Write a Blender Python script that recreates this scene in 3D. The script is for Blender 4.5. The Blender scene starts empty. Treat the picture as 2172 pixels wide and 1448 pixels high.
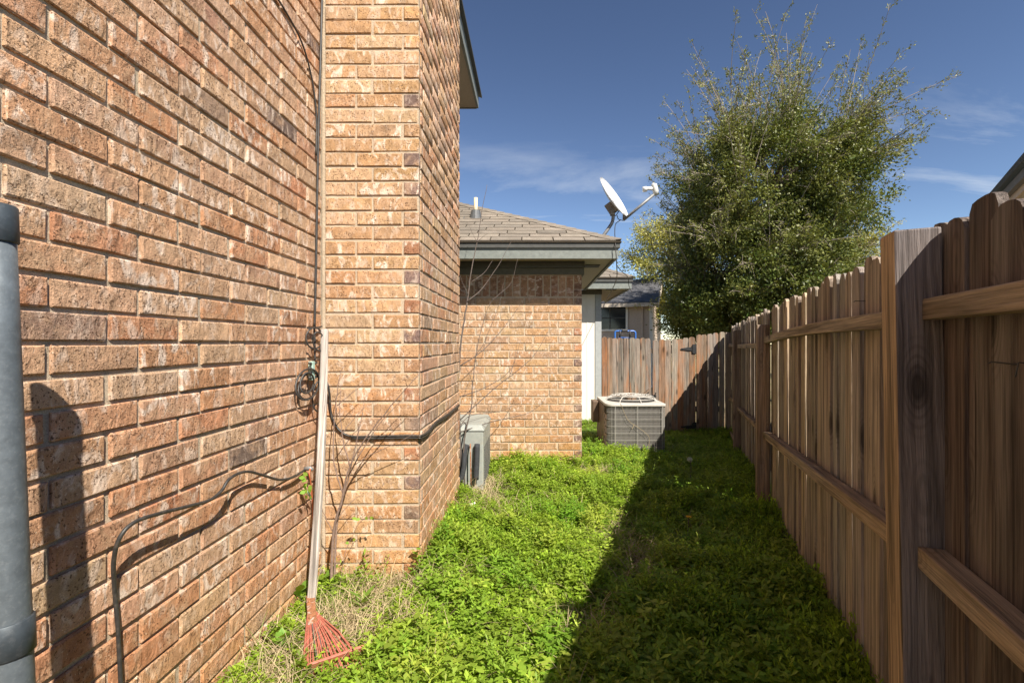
import bpy, bmesh, math, random
import numpy as np
from mathutils import Vector, Matrix, Euler

random.seed(7)
rng = np.random.default_rng(11)
sc = bpy.context.scene
R = math.radians

# ------------------------------------------------------------------ camera, sky, sun, exposure
F, CX, CY, CAMZ = 1000.0, 1130.0, 728.0, 1.30      # focal length / vanishing point in photo pixels, eye height
cam = bpy.data.cameras.new("camera")
cam.sensor_width = 36.0
cam.lens = F / 2172 * 36.0
cam.shift_x = (1086 - CX) / 2172
cam.shift_y = (CY - 724) / 2172
cam.clip_start = 0.02
cam.clip_end = 2000
camo = bpy.data.objects.new("camera", cam)
sc.collection.objects.link(camo)
camo.location = (0, 0, CAMZ)
camo.rotation_euler = (R(90), 0, 0)
sc.camera = camo

SUND = Vector((-0.62, 1.0, -1.31))                  # direction the light travels
sun = bpy.data.lights.new("sun", 'SUN')
sun.energy = 4.6
sun.angle = R(0.53)
sun.color = (1.0, 0.93, 0.82)
suno = bpy.data.objects.new("sun", sun)
sc.collection.objects.link(suno)
suno.rotation_euler = SUND.to_track_quat('-Z', 'Y').to_euler()
suno.location = (8, -10, 14)

world = bpy.data.worlds.new("World")
sc.world = world
world.use_nodes = True
wn, wl = world.node_tree.nodes, world.node_tree.links
wn.clear()
w_out = wn.new("ShaderNodeOutputWorld")
w_bg = wn.new("ShaderNodeBackground")
w_bg.inputs[1].default_value = 0.057
sky = wn.new("ShaderNodeTexSky")
sky.sky_type = 'NISHITA'
sky.sun_disc = False
sky.sun_elevation = math.asin(1.31 / SUND.length)
sky.sun_rotation = math.atan2(0.62, -1.0)
sky.altitude = 900
sky.air_density = 1.0
sky.dust_density = 0.0
sky.ozone_density = 0.7
geo = wn.new("ShaderNodeTexCoord")
sep = wn.new("ShaderNodeSeparateXYZ")
wl.new(geo.outputs["Generated"], sep.inputs[0])

def wmath(op, a, b=None, clamp=False):
    n = wn.new("ShaderNodeMath"); n.operation = op; n.use_clamp = clamp
    for i, v in enumerate((a, b)):
        if v is None: continue
        if isinstance(v, (int, float)): n.inputs[i].default_value = v
        else: wl.new(v, n.inputs[i])
    return n.outputs[0]
zz = wmath('ADD', wmath('MAXIMUM', sep.outputs[2], 0.0), 0.16)
comb = wn.new("ShaderNodeCombineXYZ")
wl.new(wmath('DIVIDE', sep.outputs[0], zz), comb.inputs[0])
wl.new(wmath('DIVIDE', sep.outputs[1], zz), comb.inputs[1])
cmap = wn.new("ShaderNodeMapping")
cmap.inputs["Rotation"].default_value = (0, 0, R(34))
cmap.inputs["Scale"].default_value = (0.75, 2.6, 1)
cmap.inputs["Location"].default_value = (0.35, 0.6, 0)
wl.new(comb.outputs[0], cmap.inputs[0])
cn = wn.new("ShaderNodeTexNoise")
cn.inputs["Scale"].default_value = 0.75
cn.inputs["Detail"].default_value = 7
cn.inputs["Roughness"].default_value = 0.62
cn.inputs["Distortion"].default_value = 0.5
wl.new(cmap.outputs[0], cn.inputs["Vector"])
cr = wn.new("ShaderNodeMapRange"); cr.clamp = True
cr.inputs[1].default_value = 0.545; cr.inputs[2].default_value = 0.74
wl.new(cn.outputs[0], cr.inputs[0])
low = wn.new("ShaderNodeMapRange"); low.clamp = True          # thin cirrus, denser low in the sky
low.inputs[1].default_value = 0.41; low.inputs[2].default_value = 0.20
low.inputs[3].default_value = 0.0; low.inputs[4].default_value = 0.95
wl.new(sep.outputs[2], low.inputs[0])
cfac = wmath('MULTIPLY', cr.outputs[0], low.outputs[0], True)
cmix = wn.new("ShaderNodeMix"); cmix.data_type = 'RGBA'
wl.new(cfac, cmix.inputs["Factor"])
hs = wn.new("ShaderNodeHueSaturation")
hs.inputs["Saturation"].default_value = 0.92
sdim = wn.new("ShaderNodeVectorMath"); sdim.operation = 'SCALE'; sdim.inputs[3].default_value = 0.25
wl.new(sky.outputs[0], sdim.inputs[0])
sgam = wn.new("ShaderNodeGamma"); sgam.inputs[1].default_value = 1.4          # deeper blue, as a polarised wide-angle sky
wl.new(sdim.outputs[0], sgam.inputs[0])
sbri = wn.new("ShaderNodeVectorMath"); sbri.operation = 'SCALE'; sbri.inputs[3].default_value = 4.0
wl.new(sgam.outputs[0], sbri.inputs[0])
wl.new(sbri.outputs[0], hs.inputs["Color"])
wl.new(hs.outputs[0], cmix.inputs["A"])
cmix.inputs["B"].default_value = (7.2, 7.6, 8.0, 1)
wl.new(cmix.outputs["Result"], w_bg.inputs[0])
wl.new(w_bg.outputs[0], w_out.inputs[0])

sc.view_settings.view_transform = 'Standard'
sc.view_settings.look = 'None'
sc.view_settings.gamma = 1.0
sc.view_settings.exposure = 1.15
sc.view_settings.use_curve_mapping = False
sc.cycles.max_bounces = 10
sc.cycles.diffuse_bounces = 7
sc.cycles.transparent_max_bounces = 6
sc.cycles.sample_clamp_indirect = 6.0

# ------------------------------------------------------------------ helpers
col = sc.collection
WM = {}

def P(px, py, Y):
    """photo pixel at a known distance Y in front of the camera -> world point"""
    return Vector(((px - CX) * Y / F, Y, CAMZ + (CY - py) * Y / F))

def link(o, parent=None, mat=None):
    col.objects.link(o)
    basis = Matrix.LocRotScale(o.location, o.rotation_euler, o.scale)
    if parent is not None:
        o.parent = parent
        pw = WM[parent.name]
        o.matrix_parent_inverse = pw.inverted()
        WM[o.name] = basis
    else:
        WM[o.name] = basis
    if mat is not None and o.data is not None:
        o.data.materials.clear(); o.data.materials.append(mat)
    return o

def empty(name, loc, label, cat, group=None):
    o = bpy.data.objects.new(name, None)
    o.location = loc
    o.empty_display_size = 0.1
    link(o)
    tag(o, label, cat, group)
    return o

def tag(o, label=None, cat=None, group=None, kind=None):
    if label: o["label"] = label
    if cat: o["category"] = cat
    if group: o["group"] = group
    if kind: o["kind"] = kind
    return o

def mesh(name, V, Fc, smooth=False):
    m = bpy.data.meshes.new(name)
    m.from_pydata([tuple(v) for v in V], [], [tuple(f) for f in Fc])
    m.update()
    if smooth:
        m.polygons.foreach_set("use_smooth", [True] * len(m.polygons))
    return m

def obj(name, me, mat, parent=None, loc=(0, 0, 0), rot=(0, 0, 0), color=None, scale=(1, 1, 1)):
    if len(me.materials) == 0 and mat is not None:
        me.materials.append(mat)
    o = bpy.data.objects.new(name, me)
    o.location = loc; o.rotation_euler = rot; o.scale = scale
    if color is not None: o.color = (*color, 1)
    return link(o, parent)

class MB:
    """collects shapes for ONE part"""
    def __init__(self): self.v = []; self.f = []
    def add(self, V, Fc):
        n = len(self.v); self.v += [tuple(x) for x in V]; self.f += [tuple(i + n for i in f) for f in Fc]; return self
    def box(self, c, s, rot=None):
        V = [Vector((x * s[0] / 2, y * s[1] / 2, z * s[2] / 2)) for x in (-1, 1) for y in (-1, 1) for z in (-1, 1)]
        if rot is not None: V = [rot @ v for v in V]
        return self.add([v + Vector(c) for v in V], [(0, 1, 3, 2), (4, 6, 7, 5), (0, 4, 5, 1), (2, 3, 7, 6), (0, 2, 6, 4), (1, 5, 7, 3)])
    def bx(self, x0, x1, y0, y1, z0, z1):
        return self.box(((x0 + x1) / 2, (y0 + y1) / 2, (z0 + z1) / 2), (x1 - x0, y1 - y0, z1 - z0))
    def tube(self, pts, r, n=6, cap=True):
        pts = [Vector(p) for p in pts]
        rs = r if isinstance(r, (list, tuple)) else [r] * len(pts)
        V = []; Fc = []
        d = (pts[1] - pts[0]).normalized()
        a = d.orthogonal().normalized()
        for i, p in enumerate(pts):
            if i == 0: t = pts[1] - pts[0]
            elif i == len(pts) - 1: t = pts[-1] - pts[-2]
            else: t = pts[i + 1] - pts[i - 1]
            t = t.normalized() if t.length > 1e-9 else d
            a = (a - t * a.dot(t)); a = a.normalized() if a.length > 1e-6 else t.orthogonal().normalized()
            b = t.cross(a)
            for k in range(n):
                an = 2 * math.pi * k / n
                V.append(p + (a * math.cos(an) + b * math.sin(an)) * rs[i])
        for i in range(len(pts) - 1):
            for k in range(n):
                k2 = (k + 1) % n
                Fc.append((i * n + k, i * n + k2, (i + 1) * n + k2, (i + 1) * n + k))
        if cap:
            Fc.append(tuple(range(n - 1, -1, -1)))
            Fc.append(tuple((len(pts) - 1) * n + k for k in range(n)))
        return self.add(V, Fc)
    def build(self, name, mat, parent=None, smooth=False, color=None, bevel=0):
        o = obj(name, mesh(name, self.v, self.f, smooth), mat, parent, color=color)
        if bevel:
            b = o.modifiers.new("bevel", 'BEVEL'); b.width = bevel; b.segments = 2; b.limit_method = 'ANGLE'
        return o

def spline(pts, n=8):
    """Catmull-Rom through the points"""
    pts = [Vector(p) for p in pts]
    q = [pts[0] * 2 - pts[1]] + pts + [pts[-1] * 2 - pts[-2]]
    out = []
    for i in range(1, len(q) - 2):
        p0, p1, p2, p3 = q[i - 1], q[i], q[i + 1], q[i + 2]
        for k in range(n):
            t = k / n
            out.append(0.5 * ((2 * p1) + (p2 - p0) * t + (2 * p0 - 5 * p1 + 4 * p2 - p3) * t * t + (3 * p1 - p0 - 3 * p2 + p3) * t ** 3))
    out.append(pts[-1])
    return out

def np_mesh(name, V, Q, C=None):
    """V (n,3), Q (m,4) quads, C (n,3) vertex colour"""
    m = bpy.data.meshes.new(name)
    m.vertices.add(len(V)); m.vertices.foreach_set("co", np.ascontiguousarray(V, dtype=np.float32).ravel())
    k = Q.shape[1]
    m.loops.add(Q.size); m.loops.foreach_set("vertex_index", np.ascontiguousarray(Q, dtype=np.int32).ravel())
    m.polygons.add(len(Q))
    m.polygons.foreach_set("loop_start", np.arange(0, Q.size, k, dtype=np.int32))
    m.polygons.foreach_set("loop_total", np.full(len(Q), k, dtype=np.int32))
    m.update(calc_edges=True)
    if C is not None:
        at = m.color_attributes.new("Col", 'FLOAT_COLOR', 'POINT')
        a = np.ones((len(V), 4), dtype=np.float32); a[:, :3] = C
        at.data.foreach_set("color", a.ravel())
    return m

def smoothstep(a, b, x):
    t = np.clip((x - a) / (b - a), 0, 1)
    return t * t * (3 - 2 * t)

def ground_z(x, y):
    x = np.asarray(x, dtype=float); y = np.asarray(y, dtype=float)
    u = smoothstep(-0.3, 1.2, x)
    near = 1 - smoothstep(1.9, 3.3, y)
    z = -1.27 + 0.12 * u * near - 0.16 * smoothstep(3.4, 6.6, y) * smoothstep(0.7, 2.3, x)
    z = z - 0.06 * smoothstep(8, 12, y)
    z = z + 0.012 * np.sin(x * 5.1 + 1.3) * np.sin(y * 4.3 + 0.4) + 0.008 * np.sin(x * 11 + y * 7)
    return z + CAMZ

def gz(x, y): return float(ground_z(x, y))

# ------------------------------------------------------------------ materials
def new_mat(name):
    m = bpy.data.materials.new(name); m.use_nodes = True
    nt = m.node_tree
    b = nt.nodes["Principled BSDF"]
    return m, nt.nodes, nt.links, b

class NT:
    def __init__(s, nodes, links): s.n = nodes; s.l = links
    def put(s, node, i, v):
        if v is None: return
        if hasattr(v, "node"): s.l.new(v, node.inputs[i])
        else: node.inputs[i].default_value = v
    def math(s, op, a, b=None, clamp=False):
        n = s.n.new("ShaderNodeMath"); n.operation = op; n.use_clamp = clamp
        s.put(n, 0, a); s.put(n, 1, b); return n.outputs[0]
    def noise(s, vec, scale, detail=3, rough=0.55, dist=0.0):
        n = s.n.new("ShaderNodeTexNoise")
        n.inputs["Scale"].default_value = scale; n.inputs["Detail"].default_value = detail
        n.inputs["Roughness"].default_value = rough; n.inputs["Distortion"].default_value = dist
        if vec is not None: s.l.new(vec, n.inputs["Vector"])
        return n.outputs[0]
    def voro(s, vec, scale, feature='F1'):
        n = s.n.new("ShaderNodeTexVoronoi"); n.feature = feature
        n.inputs["Scale"].default_value = scale
        if vec is not None: s.l.new(vec, n.inputs["Vector"])
        return n.outputs["Distance"]
    def ramp(s, v, a, b, lo=0.0, hi=1.0):
        n = s.n.new("ShaderNodeMapRange"); n.clamp = True
        s.put(n, 0, v); n.inputs[1].default_value = a; n.inputs[2].default_value = b
        n.inputs[3].default_value = lo; n.inputs[4].default_value = hi
        return n.outputs[0]
    def mix(s, f, a, b, mode='MIX'):
        n = s.n.new("ShaderNodeMix"); n.data_type = 'RGBA'; n.blend_type = mode
        s.put(n, "Factor", f)
        for k, v in (("A", a), ("B", b)):
            if hasattr(v, "node"): s.l.new(v, n.inputs[k])
            else: n.inputs[k].default_value = (*v, 1) if len(v) == 3 else v
        return n.outputs["Result"]
    def scalecol(s, c, f):
        n = s.n.new("ShaderNodeVectorMath"); n.operation = 'SCALE'
        s.put(n, 0, c); s.put(n, 3, f); return n.outputs[0]
    def mapping(s, vec, scale=(1, 1, 1), rot=(0, 0, 0)):
        n = s.n.new("ShaderNodeMapping"); n.inputs["Scale"].default_value = scale; n.inputs["Rotation"].default_value = rot
        s.l.new(vec, n.inputs[0]); return n.outputs[0]
    def objcoord(s, offset=True, k=17.0):
        t = s.n.new("ShaderNodeTexCoord").outputs["Object"]
        if not offset: return t
        oi = s.n.new("ShaderNodeObjectInfo")
        c = s.n.new("ShaderNodeCombineXYZ")
        s.l.new(s.math('MULTIPLY', oi.outputs["Random"], k), c.inputs[0])
        s.l.new(s.math('MULTIPLY', oi.outputs["Random"], k * 1.7), c.inputs[1])
        s.l.new(s.math('MULTIPLY', oi.outputs["Random"], k * 0.6), c.inputs[2])
        a = s.n.new("ShaderNodeVectorMath"); a.operation = 'ADD'
        s.l.new(t, a.inputs[0]); s.l.new(c.outputs[0], a.inputs[1])
        return a.outputs[0]
    def bump(s, h, strength, dist, b):
        n = s.n.new("ShaderNodeBump"); n.inputs["Strength"].default_value = strength; n.inputs["Distance"].default_value = dist
        s.l.new(h, n.inputs["Height"]); s.l.new(n.outputs[0], b.inputs["Normal"])

def brick_material():
    m, n, l, b = new_mat("brick"); t = NT(n, l)
    v = t.objcoord()
    oi = n.new("ShaderNodeObjectInfo")
    at = n.new("ShaderNodeAttribute"); at.attribute_name = "Col"
    base = t.mix(1.0, oi.outputs["Color"], at.outputs["Color"], 'MULTIPLY')
    mot = t.noise(v, 22, 4, 0.6)
    c = t.mix(t.ramp(mot, 0.35, 0.7), t.scalecol(base, 0.80), t.scalecol(base, 1.18))
    # sandy tan skin
    tan = t.ramp(t.noise(v, 13, 3, 0.6, 0.6), 0.46, 0.66, 0, 0.75)
    c = t.mix(tan, c, (0.445, 0.285, 0.175))
    # pale lime bloom, different on every brick
    blm = t.ramp(t.noise(t.mapping(v, (1.6, 1.6, 0.8)), 15, 3, 0.55, 0.9), 0.52, 0.64, 0, 0.9)
    blm = t.math('MULTIPLY', blm, t.ramp(oi.outputs["Random"], 0.1, 0.8, 0.35, 1.0))
    c = t.mix(blm, c, (0.66, 0.53, 0.43))
    # burnt ends
    burn = t.math('MULTIPLY', t.ramp(t.noise(v, 7, 2), 0.58, 0.72), t.ramp(oi.outputs["Random"], 0.55, 0.95, 0, 0.8))
    c = t.mix(burn, c, t.scalecol(base, 0.42))
    pitn = t.noise(v, 150, 2, 0.6)
    pits = t.ramp(pitn, 0.36, 0.41, 1, 0)
    pits2 = t.math('MULTIPLY', pits, t.ramp(t.noise(v, 16, 2), 0.36, 0.52))
    c = t.mix(t.math('MULTIPLY', pits2, 0.85), c, (0.09, 0.045, 0.025))
    flk = t.ramp(t.noise(v, 130, 2, 0.6), 0.64, 0.70)
    c = t.mix(t.math('MULTIPLY', flk, 0.5), c, (0.72, 0.58, 0.44))
    # mud splashed up the lowest courses
    wz = n.new("ShaderNodeSeparateXYZ"); l.new(n.new("ShaderNodeNewGeometry").outputs["Position"], wz.inputs[0])
    spl = t.math('MULTIPLY', t.ramp(wz.outputs[2], 0.05, 0.55, 0.85, 0), t.ramp(t.noise(v, 6, 4, 0.6), 0.35, 0.6))
    c = t.mix(spl, c, t.mix(1.0, c, (0.98, 0.82, 0.52), 'MULTIPLY'))
    gr = t.noise(v, 420, 2, 0.6)
    c = t.mix(0.45, c, t.scalecol(c, t.ramp(gr, 0.3, 0.7, 0.5, 1.5)))
    l.new(c, b.inputs["Base Color"]); b.inputs["Roughness"].default_value = 0.93
    b.inputs["Specular IOR Level"].default_value = 0.15
    # hammered scallops, pits and sand
    sc_ = t.noise(t.mapping(v, (1, 1, 0.55), (0, R(25), 0)), 34, 3, 0.5, 0.3)
    h = t.math('ADD', t.math('MULTIPLY', t.ramp(sc_, 0.42, 0.62), 0.55), t.math('MULTIPLY', pits2, -0.5))
    h = t.math('ADD', h, t.math('MULTIPLY', t.noise(v, 190, 3, 0.7), 0.45))
    h = t.math('ADD', h, t.math('MULTIPLY', gr, 0.22))
    t.bump(h, 0.75, 0.006, b)
    return m
M_BRICK = brick_material()

def mortar_material(name, c1, c2):
    m, n, l, b = new_mat(name); t = NT(n, l)
    v = t.objcoord(False)
    g = t.noise(v, 330, 3, 0.7)
    c = t.mix(t.ramp(t.noise(v, 9, 3), 0.35, 0.7), c1, c2)
    c = t.mix(0.6, c, t.scalecol(c, t.ramp(g, 0.3, 0.7, 0.45, 1.5)))
    l.new(c, b.inputs["Base Color"]); b.inputs["Roughness"].default_value = 0.96
    b.inputs["Specular IOR Level"].default_value = 0.1
    t.bump(t.math('ADD', g, t.noise(v, 60, 3)), 0.8, 0.004, b)
    return m
M_MORTAR = mortar_material("mortar", (0.42, 0.345, 0.25), (0.52, 0.425, 0.315))
M_MORTAR_LIGHT = mortar_material("mortar_light", (0.43, 0.34, 0.245), (0.52, 0.42, 0.305))

def wood_material(name="weathered_wood", grey=0.4, greycol=(0.30, 0.265, 0.24), rust=0.0, own=None):
    """local z is the direction of the grain; base colour comes from each plank"""
    m, n, l, b = new_mat(name); t = NT(n, l)
    v = t.objcoord()
    oi = n.new("ShaderNodeObjectInfo")
    base = oi.outputs["Color"]
    if own:
        rgb = n.new("ShaderNodeRGB"); rgb.outputs[0].default_value = (*own, 1); base = rgb.outputs[0]
    warp = t.noise(t.mapping(v, (5, 5, 1.2)), 1.0, 3, 0.5)
    vm = n.new("ShaderNodeVectorMath"); vm.operation = 'ADD'
    cw = n.new("ShaderNodeCombineXYZ")
    l.new(t.math('MULTIPLY', warp, 0.035), cw.inputs[0]); l.new(t.math('MULTIPLY', warp, 0.035), cw.inputs[1])
    l.new(v, vm.inputs[0]); l.new(cw.outputs[0], vm.inputs[1])
    g1 = t.noise(t.mapping(vm.outputs[0], (85, 85, 1.6)), 1.0, 4, 0.65)
    g2 = t.noise(t.mapping(vm.outputs[0], (300, 300, 7)), 1.0, 3, 0.7)
    c = t.mix(t.ramp(g1, 0.36, 0.64), t.scalecol(base, 0.42), t.scalecol(base, 1.28))
    gf = t.math('MULTIPLY', t.ramp(t.noise(t.mapping(v, (16, 16, 1.3)), 1.0, 3, 0.6), 0.42, 0.66), grey)
    c = t.mix(gf, c, greycol)
    stain = t.ramp(t.noise(t.mapping(v, (22, 22, 0.9)), 1.0, 3, 0.6), 0.53, 0.70, 0, 0.85)
    c = t.mix(stain, c, t.scalecol(base, 0.25))
    if rust:
        c = t.mix(t.ramp(t.noise(t.mapping(v, (11, 11, 1.6)), 1.0, 3, 0.6, 0.6), 0.50, 0.66, 0, rust), c, (0.34, 0.145, 0.06))
    crk = t.ramp(t.noise(t.mapping(vm.outputs[0], (120, 120, 0.9)), 1.0, 2, 0.5), 0.27, 0.33, 0.85, 0)
    c = t.mix(crk, c, t.scalecol(base, 0.15))
    # knots
    kv = t.voro(t.mapping(vm.outputs[0], (9, 9, 3.2)), 1.0)
    ring_ = t.math('MULTIPLY', t.ramp(kv, 0.18, 0.42, 1, 0), t.ramp(t.math('SINE', t.math('MULTIPLY', kv, 95.0)), -0.2, 0.8))
    c = t.mix(t.math('MULTIPLY', ring_, 0.45), c, t.scalecol(base, 0.35))
    kn = t.ramp(kv, 0.09, 0.20, 1, 0)
    c = t.mix(t.math('MULTIPLY', kn, 0.85), c, t.scalecol(base, 0.20))
    c = t.mix(0.5, c, t.scalecol(c, t.ramp(g2, 0.3, 0.7, 0.45, 1.5)))
    l.new(c, b.inputs["Base Color"]); b.inputs["Roughness"].default_value = 0.88
    b.inputs["Specular IOR Level"].default_value = 0.2
    h = t.math('ADD', g1, t.math('MULTIPLY', g2, 0.5))
    t.bump(h, 0.9, 0.006, b)
    return m
M_WOOD = wood_material()
M_WOOD_GREY = wood_material("silvered_wood", 0.6, (0.27, 0.25, 0.245))
M_GATEWOOD = wood_material("rust_stained_wood", 0.5, (0.26, 0.215, 0.175), 0.6)
M_WOOD_FRESH = wood_material("brown_post_wood", 0.0, own=(0.42, 0.29, 0.18))
M_WOOD_FRESH.node_tree.nodes["Principled BSDF"].inputs["Roughness"].default_value = 0.8
M_HANDLE = wood_material("bleached_handle_wood", 0.9, (0.48, 0.435, 0.395))

def plain(name, colr, rough=0.6, metal=0.0, var=0.25, vscale=30, bump=0.0, bscale=200, spec=0.5, dirt=None):
    m, n, l, b = new_mat(name); t = NT(n, l)
    v = t.objcoord()
    c = t.mix(t.ramp(t.noise(v, vscale, 4, 0.6), 0.3, 0.7), tuple(x * (1 - var) for x in colr), tuple(min(1, x * (1 + var)) for x in colr))
    if dirt:
        c = t.mix(t.ramp(t.noise(v, dirt[1], 4, 0.65), 0.52, 0.72, 0, dirt[2]), c, dirt[0])
    l.new(c, b.inputs["Base Color"])
    b.inputs["Roughness"].default_value = rough; b.inputs["Metallic"].default_value = metal
    b.inputs["Specular IOR Level"].default_value = spec
    if bump: t.bump(t.noise(v, bscale, 3, 0.6), bump, 0.004, b)
    return m

M_FASCIA = plain("fascia_paint", (0.165, 0.18, 0.165), 0.6, var=0.15, vscale=25, bump=0.3, bscale=90)
M_TRIM_DARK = plain("dark_trim_paint", (0.055, 0.055, 0.05), 0.6, var=0.2)
M_FRIEZE = plain("frieze_paint", (0.085, 0.08, 0.06), 0.65, var=0.2)
M_SOFFIT = plain("soffit_paint", (0.36, 0.31, 0.25), 0.8, var=0.12, vscale=60, bump=0.3, bscale=150)
M_WHITE = plain("white_paint", (0.66, 0.635, 0.575), 0.6, var=0.06, vscale=12, dirt=((0.45, 0.38, 0.28), 6, 0.25))
M_GREYBOARD = plain("grey_board_paint", (0.30, 0.315, 0.315), 0.6, var=0.1)
M_SHINGLE = None
M_BLACK = plain("black_cable", (0.03, 0.028, 0.026), 0.5, var=0.3, vscale=60, dirt=((0.14, 0.11, 0.085), 40, 0.5))
M_BLACKIRON = plain("black_iron", (0.02, 0.02, 0.021), 0.5, var=0.3)
M_GALV = plain("galvanised_steel", (0.115, 0.135, 0.15), 0.55, 0.3, var=0.18, vscale=45, dirt=((0.24, 0.26, 0.27), 130, 0.35), bump=0.15, bscale=70)
M_COUPLING = plain("coupling_steel", (0.05, 0.062, 0.072), 0.55, 0.4, var=0.25, vscale=40, dirt=((0.14, 0.15, 0.16), 90, 0.35))
M_ACGREY = plain("condenser_paint", (0.26, 0.25, 0.225), 0.5, var=0.1, dirt=((0.22, 0.17, 0.11), 14, 0.4))
M_ACTOP = plain("condenser_top_paint", (0.46, 0.44, 0.40), 0.5, var=0.08, dirt=((0.40, 0.34, 0.26), 12, 0.4))
M_ACDARK = plain("condenser_brown_panel", (0.13, 0.085, 0.055), 0.6, var=0.3, vscale=10, dirt=((0.22, 0.11, 0.05), 16, 0.6))
M_COIL = plain("condenser_coil", (0.12, 0.11, 0.10), 0.7, 0.2, var=0.15)
M_ACOLD = plain("old_condenser_paint", (0.27, 0.285, 0.26), 0.6, var=0.10, dirt=((0.33, 0.30, 0.22), 10, 0.55))
M_SLOT = plain("slot_shadow_paint", (0.055, 0.055, 0.05), 0.8)
M_FOAM = plain("pipe_insulation", (0.03, 0.032, 0.036), 0.85, var=0.3, vscale=60, bump=0.3)
M_DISH = plain("dish_paint", (0.60, 0.61, 0.62), 0.45, var=0.04)
M_DISHGREY = plain("dish_grey_steel", (0.20, 0.20, 0.20), 0.5, 0.3, var=0.15)
M_LNB = plain("feed_plastic", (0.52, 0.52, 0.49), 0.5, var=0.08)
M_RAKE_RED = plain("red_rake_paint", (0.40, 0.125, 0.085), 0.55, var=0.25, vscale=60, dirt=((0.30, 0.13, 0.07), 70, 0.5))
M_STEEL = plain("bare_spring_steel", (0.34, 0.33, 0.31), 0.4, 0.7, var=0.2)
M_RUST = plain("rusty_ferrule", (0.30, 0.13, 0.06), 0.8, 0.2, var=0.35, vscale=70, dirt=((0.62, 0.58, 0.52), 55, 0.8), bump=0.4)
M_MINT = plain("mint_block", (0.36, 0.52, 0.43), 0.55, var=0.15)
M_PVC = plain("cream_plastic_pipe", (0.62, 0.52, 0.34), 0.5, var=0.1)
M_LEAD = plain("grey_flashing", (0.085, 0.09, 0.095), 0.6, 0.2, var=0.15)
M_BLUE = plain("blue_frame_paint", (0.035, 0.13, 0.42), 0.35, var=0.15)
M_STONE = plain("white_stone", (0.62, 0.58, 0.52), 0.9, var=0.2, bump=0.5, bscale=60)
M_BLUEPLASTIC = plain("blue_wrapper", (0.05, 0.09, 0.19), 0.4, var=0.4, vscale=40)
M_SIDING = plain("taupe_siding", (0.48, 0.385, 0.305), 0.7, var=0.08)
M_NROOF = plain("dark_asphalt_roof", (0.075, 0.075, 0.082), 0.95, var=0.55, vscale=8, bump=0.5, bscale=30)
M_BARK = plain("tree_bark", (0.16, 0.125, 0.095), 0.9, var=0.35, vscale=14, bump=0.6, bscale=40)
M_TWIGPALE = plain("pale_twig_bark", (0.24, 0.20, 0.16), 0.85, var=0.3, vscale=9)
M_TWIG = plain("twig_bark", (0.20, 0.135, 0.105), 0.85, var=0.35, vscale=60)
M_TWIGGREY = plain("grey_twig_bark", (0.10, 0.077, 0.064), 0.85, var=0.3, vscale=60)
M_CREAM = plain("cream_rake_board", (0.55, 0.47, 0.38), 0.7, var=0.08)
M_SCREENDARK = plain("fan_dark", (0.05, 0.047, 0.042), 0.7)
M_YELLOW = plain("dandelion_yellow", (0.75, 0.42, 0.01), 0.7, var=0.2, vscale=200)
M_PUFF = plain("dandelion_seed", (0.62, 0.60, 0.54), 0.9, var=0.1)
M_ORANGEWIRE = plain("orange_wire", (0.55, 0.14, 0.06), 0.5, var=0.1)

def shingle_material():
    m, n, l, b = new_mat("asphalt_shingle"); t = NT(n, l)
    v = t.objcoord()
    oi = n.new("ShaderNodeObjectInfo")
    g = t.noise(v, 420, 2, 0.7)
    c = t.mix(t.ramp(t.noise(v, 8, 3), 0.35, 0.7), t.scalecol(oi.outputs["Color"], 0.85), t.scalecol(oi.outputs["Color"], 1.12))
    c = t.mix(0.7, c, t.scalecol(c, t.ramp(g, 0.3, 0.7, 0.5, 1.5)))
    l.new(c, b.inputs["Base Color"]); b.inputs["Roughness"].default_value = 0.95
    b.inputs["Specular IOR Level"].default_value = 0.1
    t.bump(g, 0.5, 0.003, b)
    return m
M_SHINGLE = shingle_material()

def soil_material():
    m, n, l, b = new_mat("soil"); t = NT(n, l)
    v = t.objcoord(False)
    c = t.mix(t.ramp(t.noise(v, 3.5, 4), 0.35, 0.65), (0.115, 0.085, 0.05), (0.24, 0.18, 0.10))
    c = t.mix(t.ramp(t.noise(v, 55, 4, 0.7), 0.4, 0.7), c, (0.30, 0.235, 0.135))
    c = t.mix(t.ramp(t.noise(v, 1.7, 3), 0.5, 0.62, 0, 0.6), c, (0.07, 0.10, 0.025))
    l.new(c, b.inputs["Base Color"]); b.inputs["Roughness"].default_value = 0.97
    b.inputs["Specular IOR Level"].default_value = 0.1
    t.bump(t.noise(v, 45, 5, 0.7), 0.9, 0.02, b)
    return m
M_SOIL = soil_material()

def leaf_material(name, trans=0.32, rough=0.5):
    m, n, l, b = new_mat(name); t = NT(n, l)
    at = n.new("ShaderNodeAttribute"); at.attribute_name = "Col"
    l.new(at.outputs["Color"], b.inputs["Base Color"])
    b.inputs["Roughness"].default_value = rough
    b.inputs["Specular IOR Level"].default_value = 0.3
    tr = n.new("ShaderNodeBsdfTranslucent")
    l.new(t.mix(1.0, at.outputs["Color"], (1.25, 1.2, 0.6), 'MULTIPLY'), tr.inputs[0])
    mx = n.new("ShaderNodeMixShader"); mx.inputs[0].default_value = trans
    l.new(b.outputs[0], mx.inputs[1]); l.new(tr.outputs[0], mx.inputs[2])
    l.new(mx.outputs[0], n["Material Output"].inputs[0])
    return m
M_LEAF = leaf_material("weed_leaf", 0.45, 0.55)
M_TREELEAF = leaf_material("tree_leaf", 0.22, 0.42)
M_STRAW = leaf_material("dry_straw", 0.15, 0.8)

def glass_material():
    m, n, l, b = new_mat("window_glass")
    b.inputs["Base Color"].default_value = (0.02, 0.024, 0.028, 1)
    b.inputs["Roughness"].default_value = 0.08
    return m
M_GLASS = glass_material()

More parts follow.
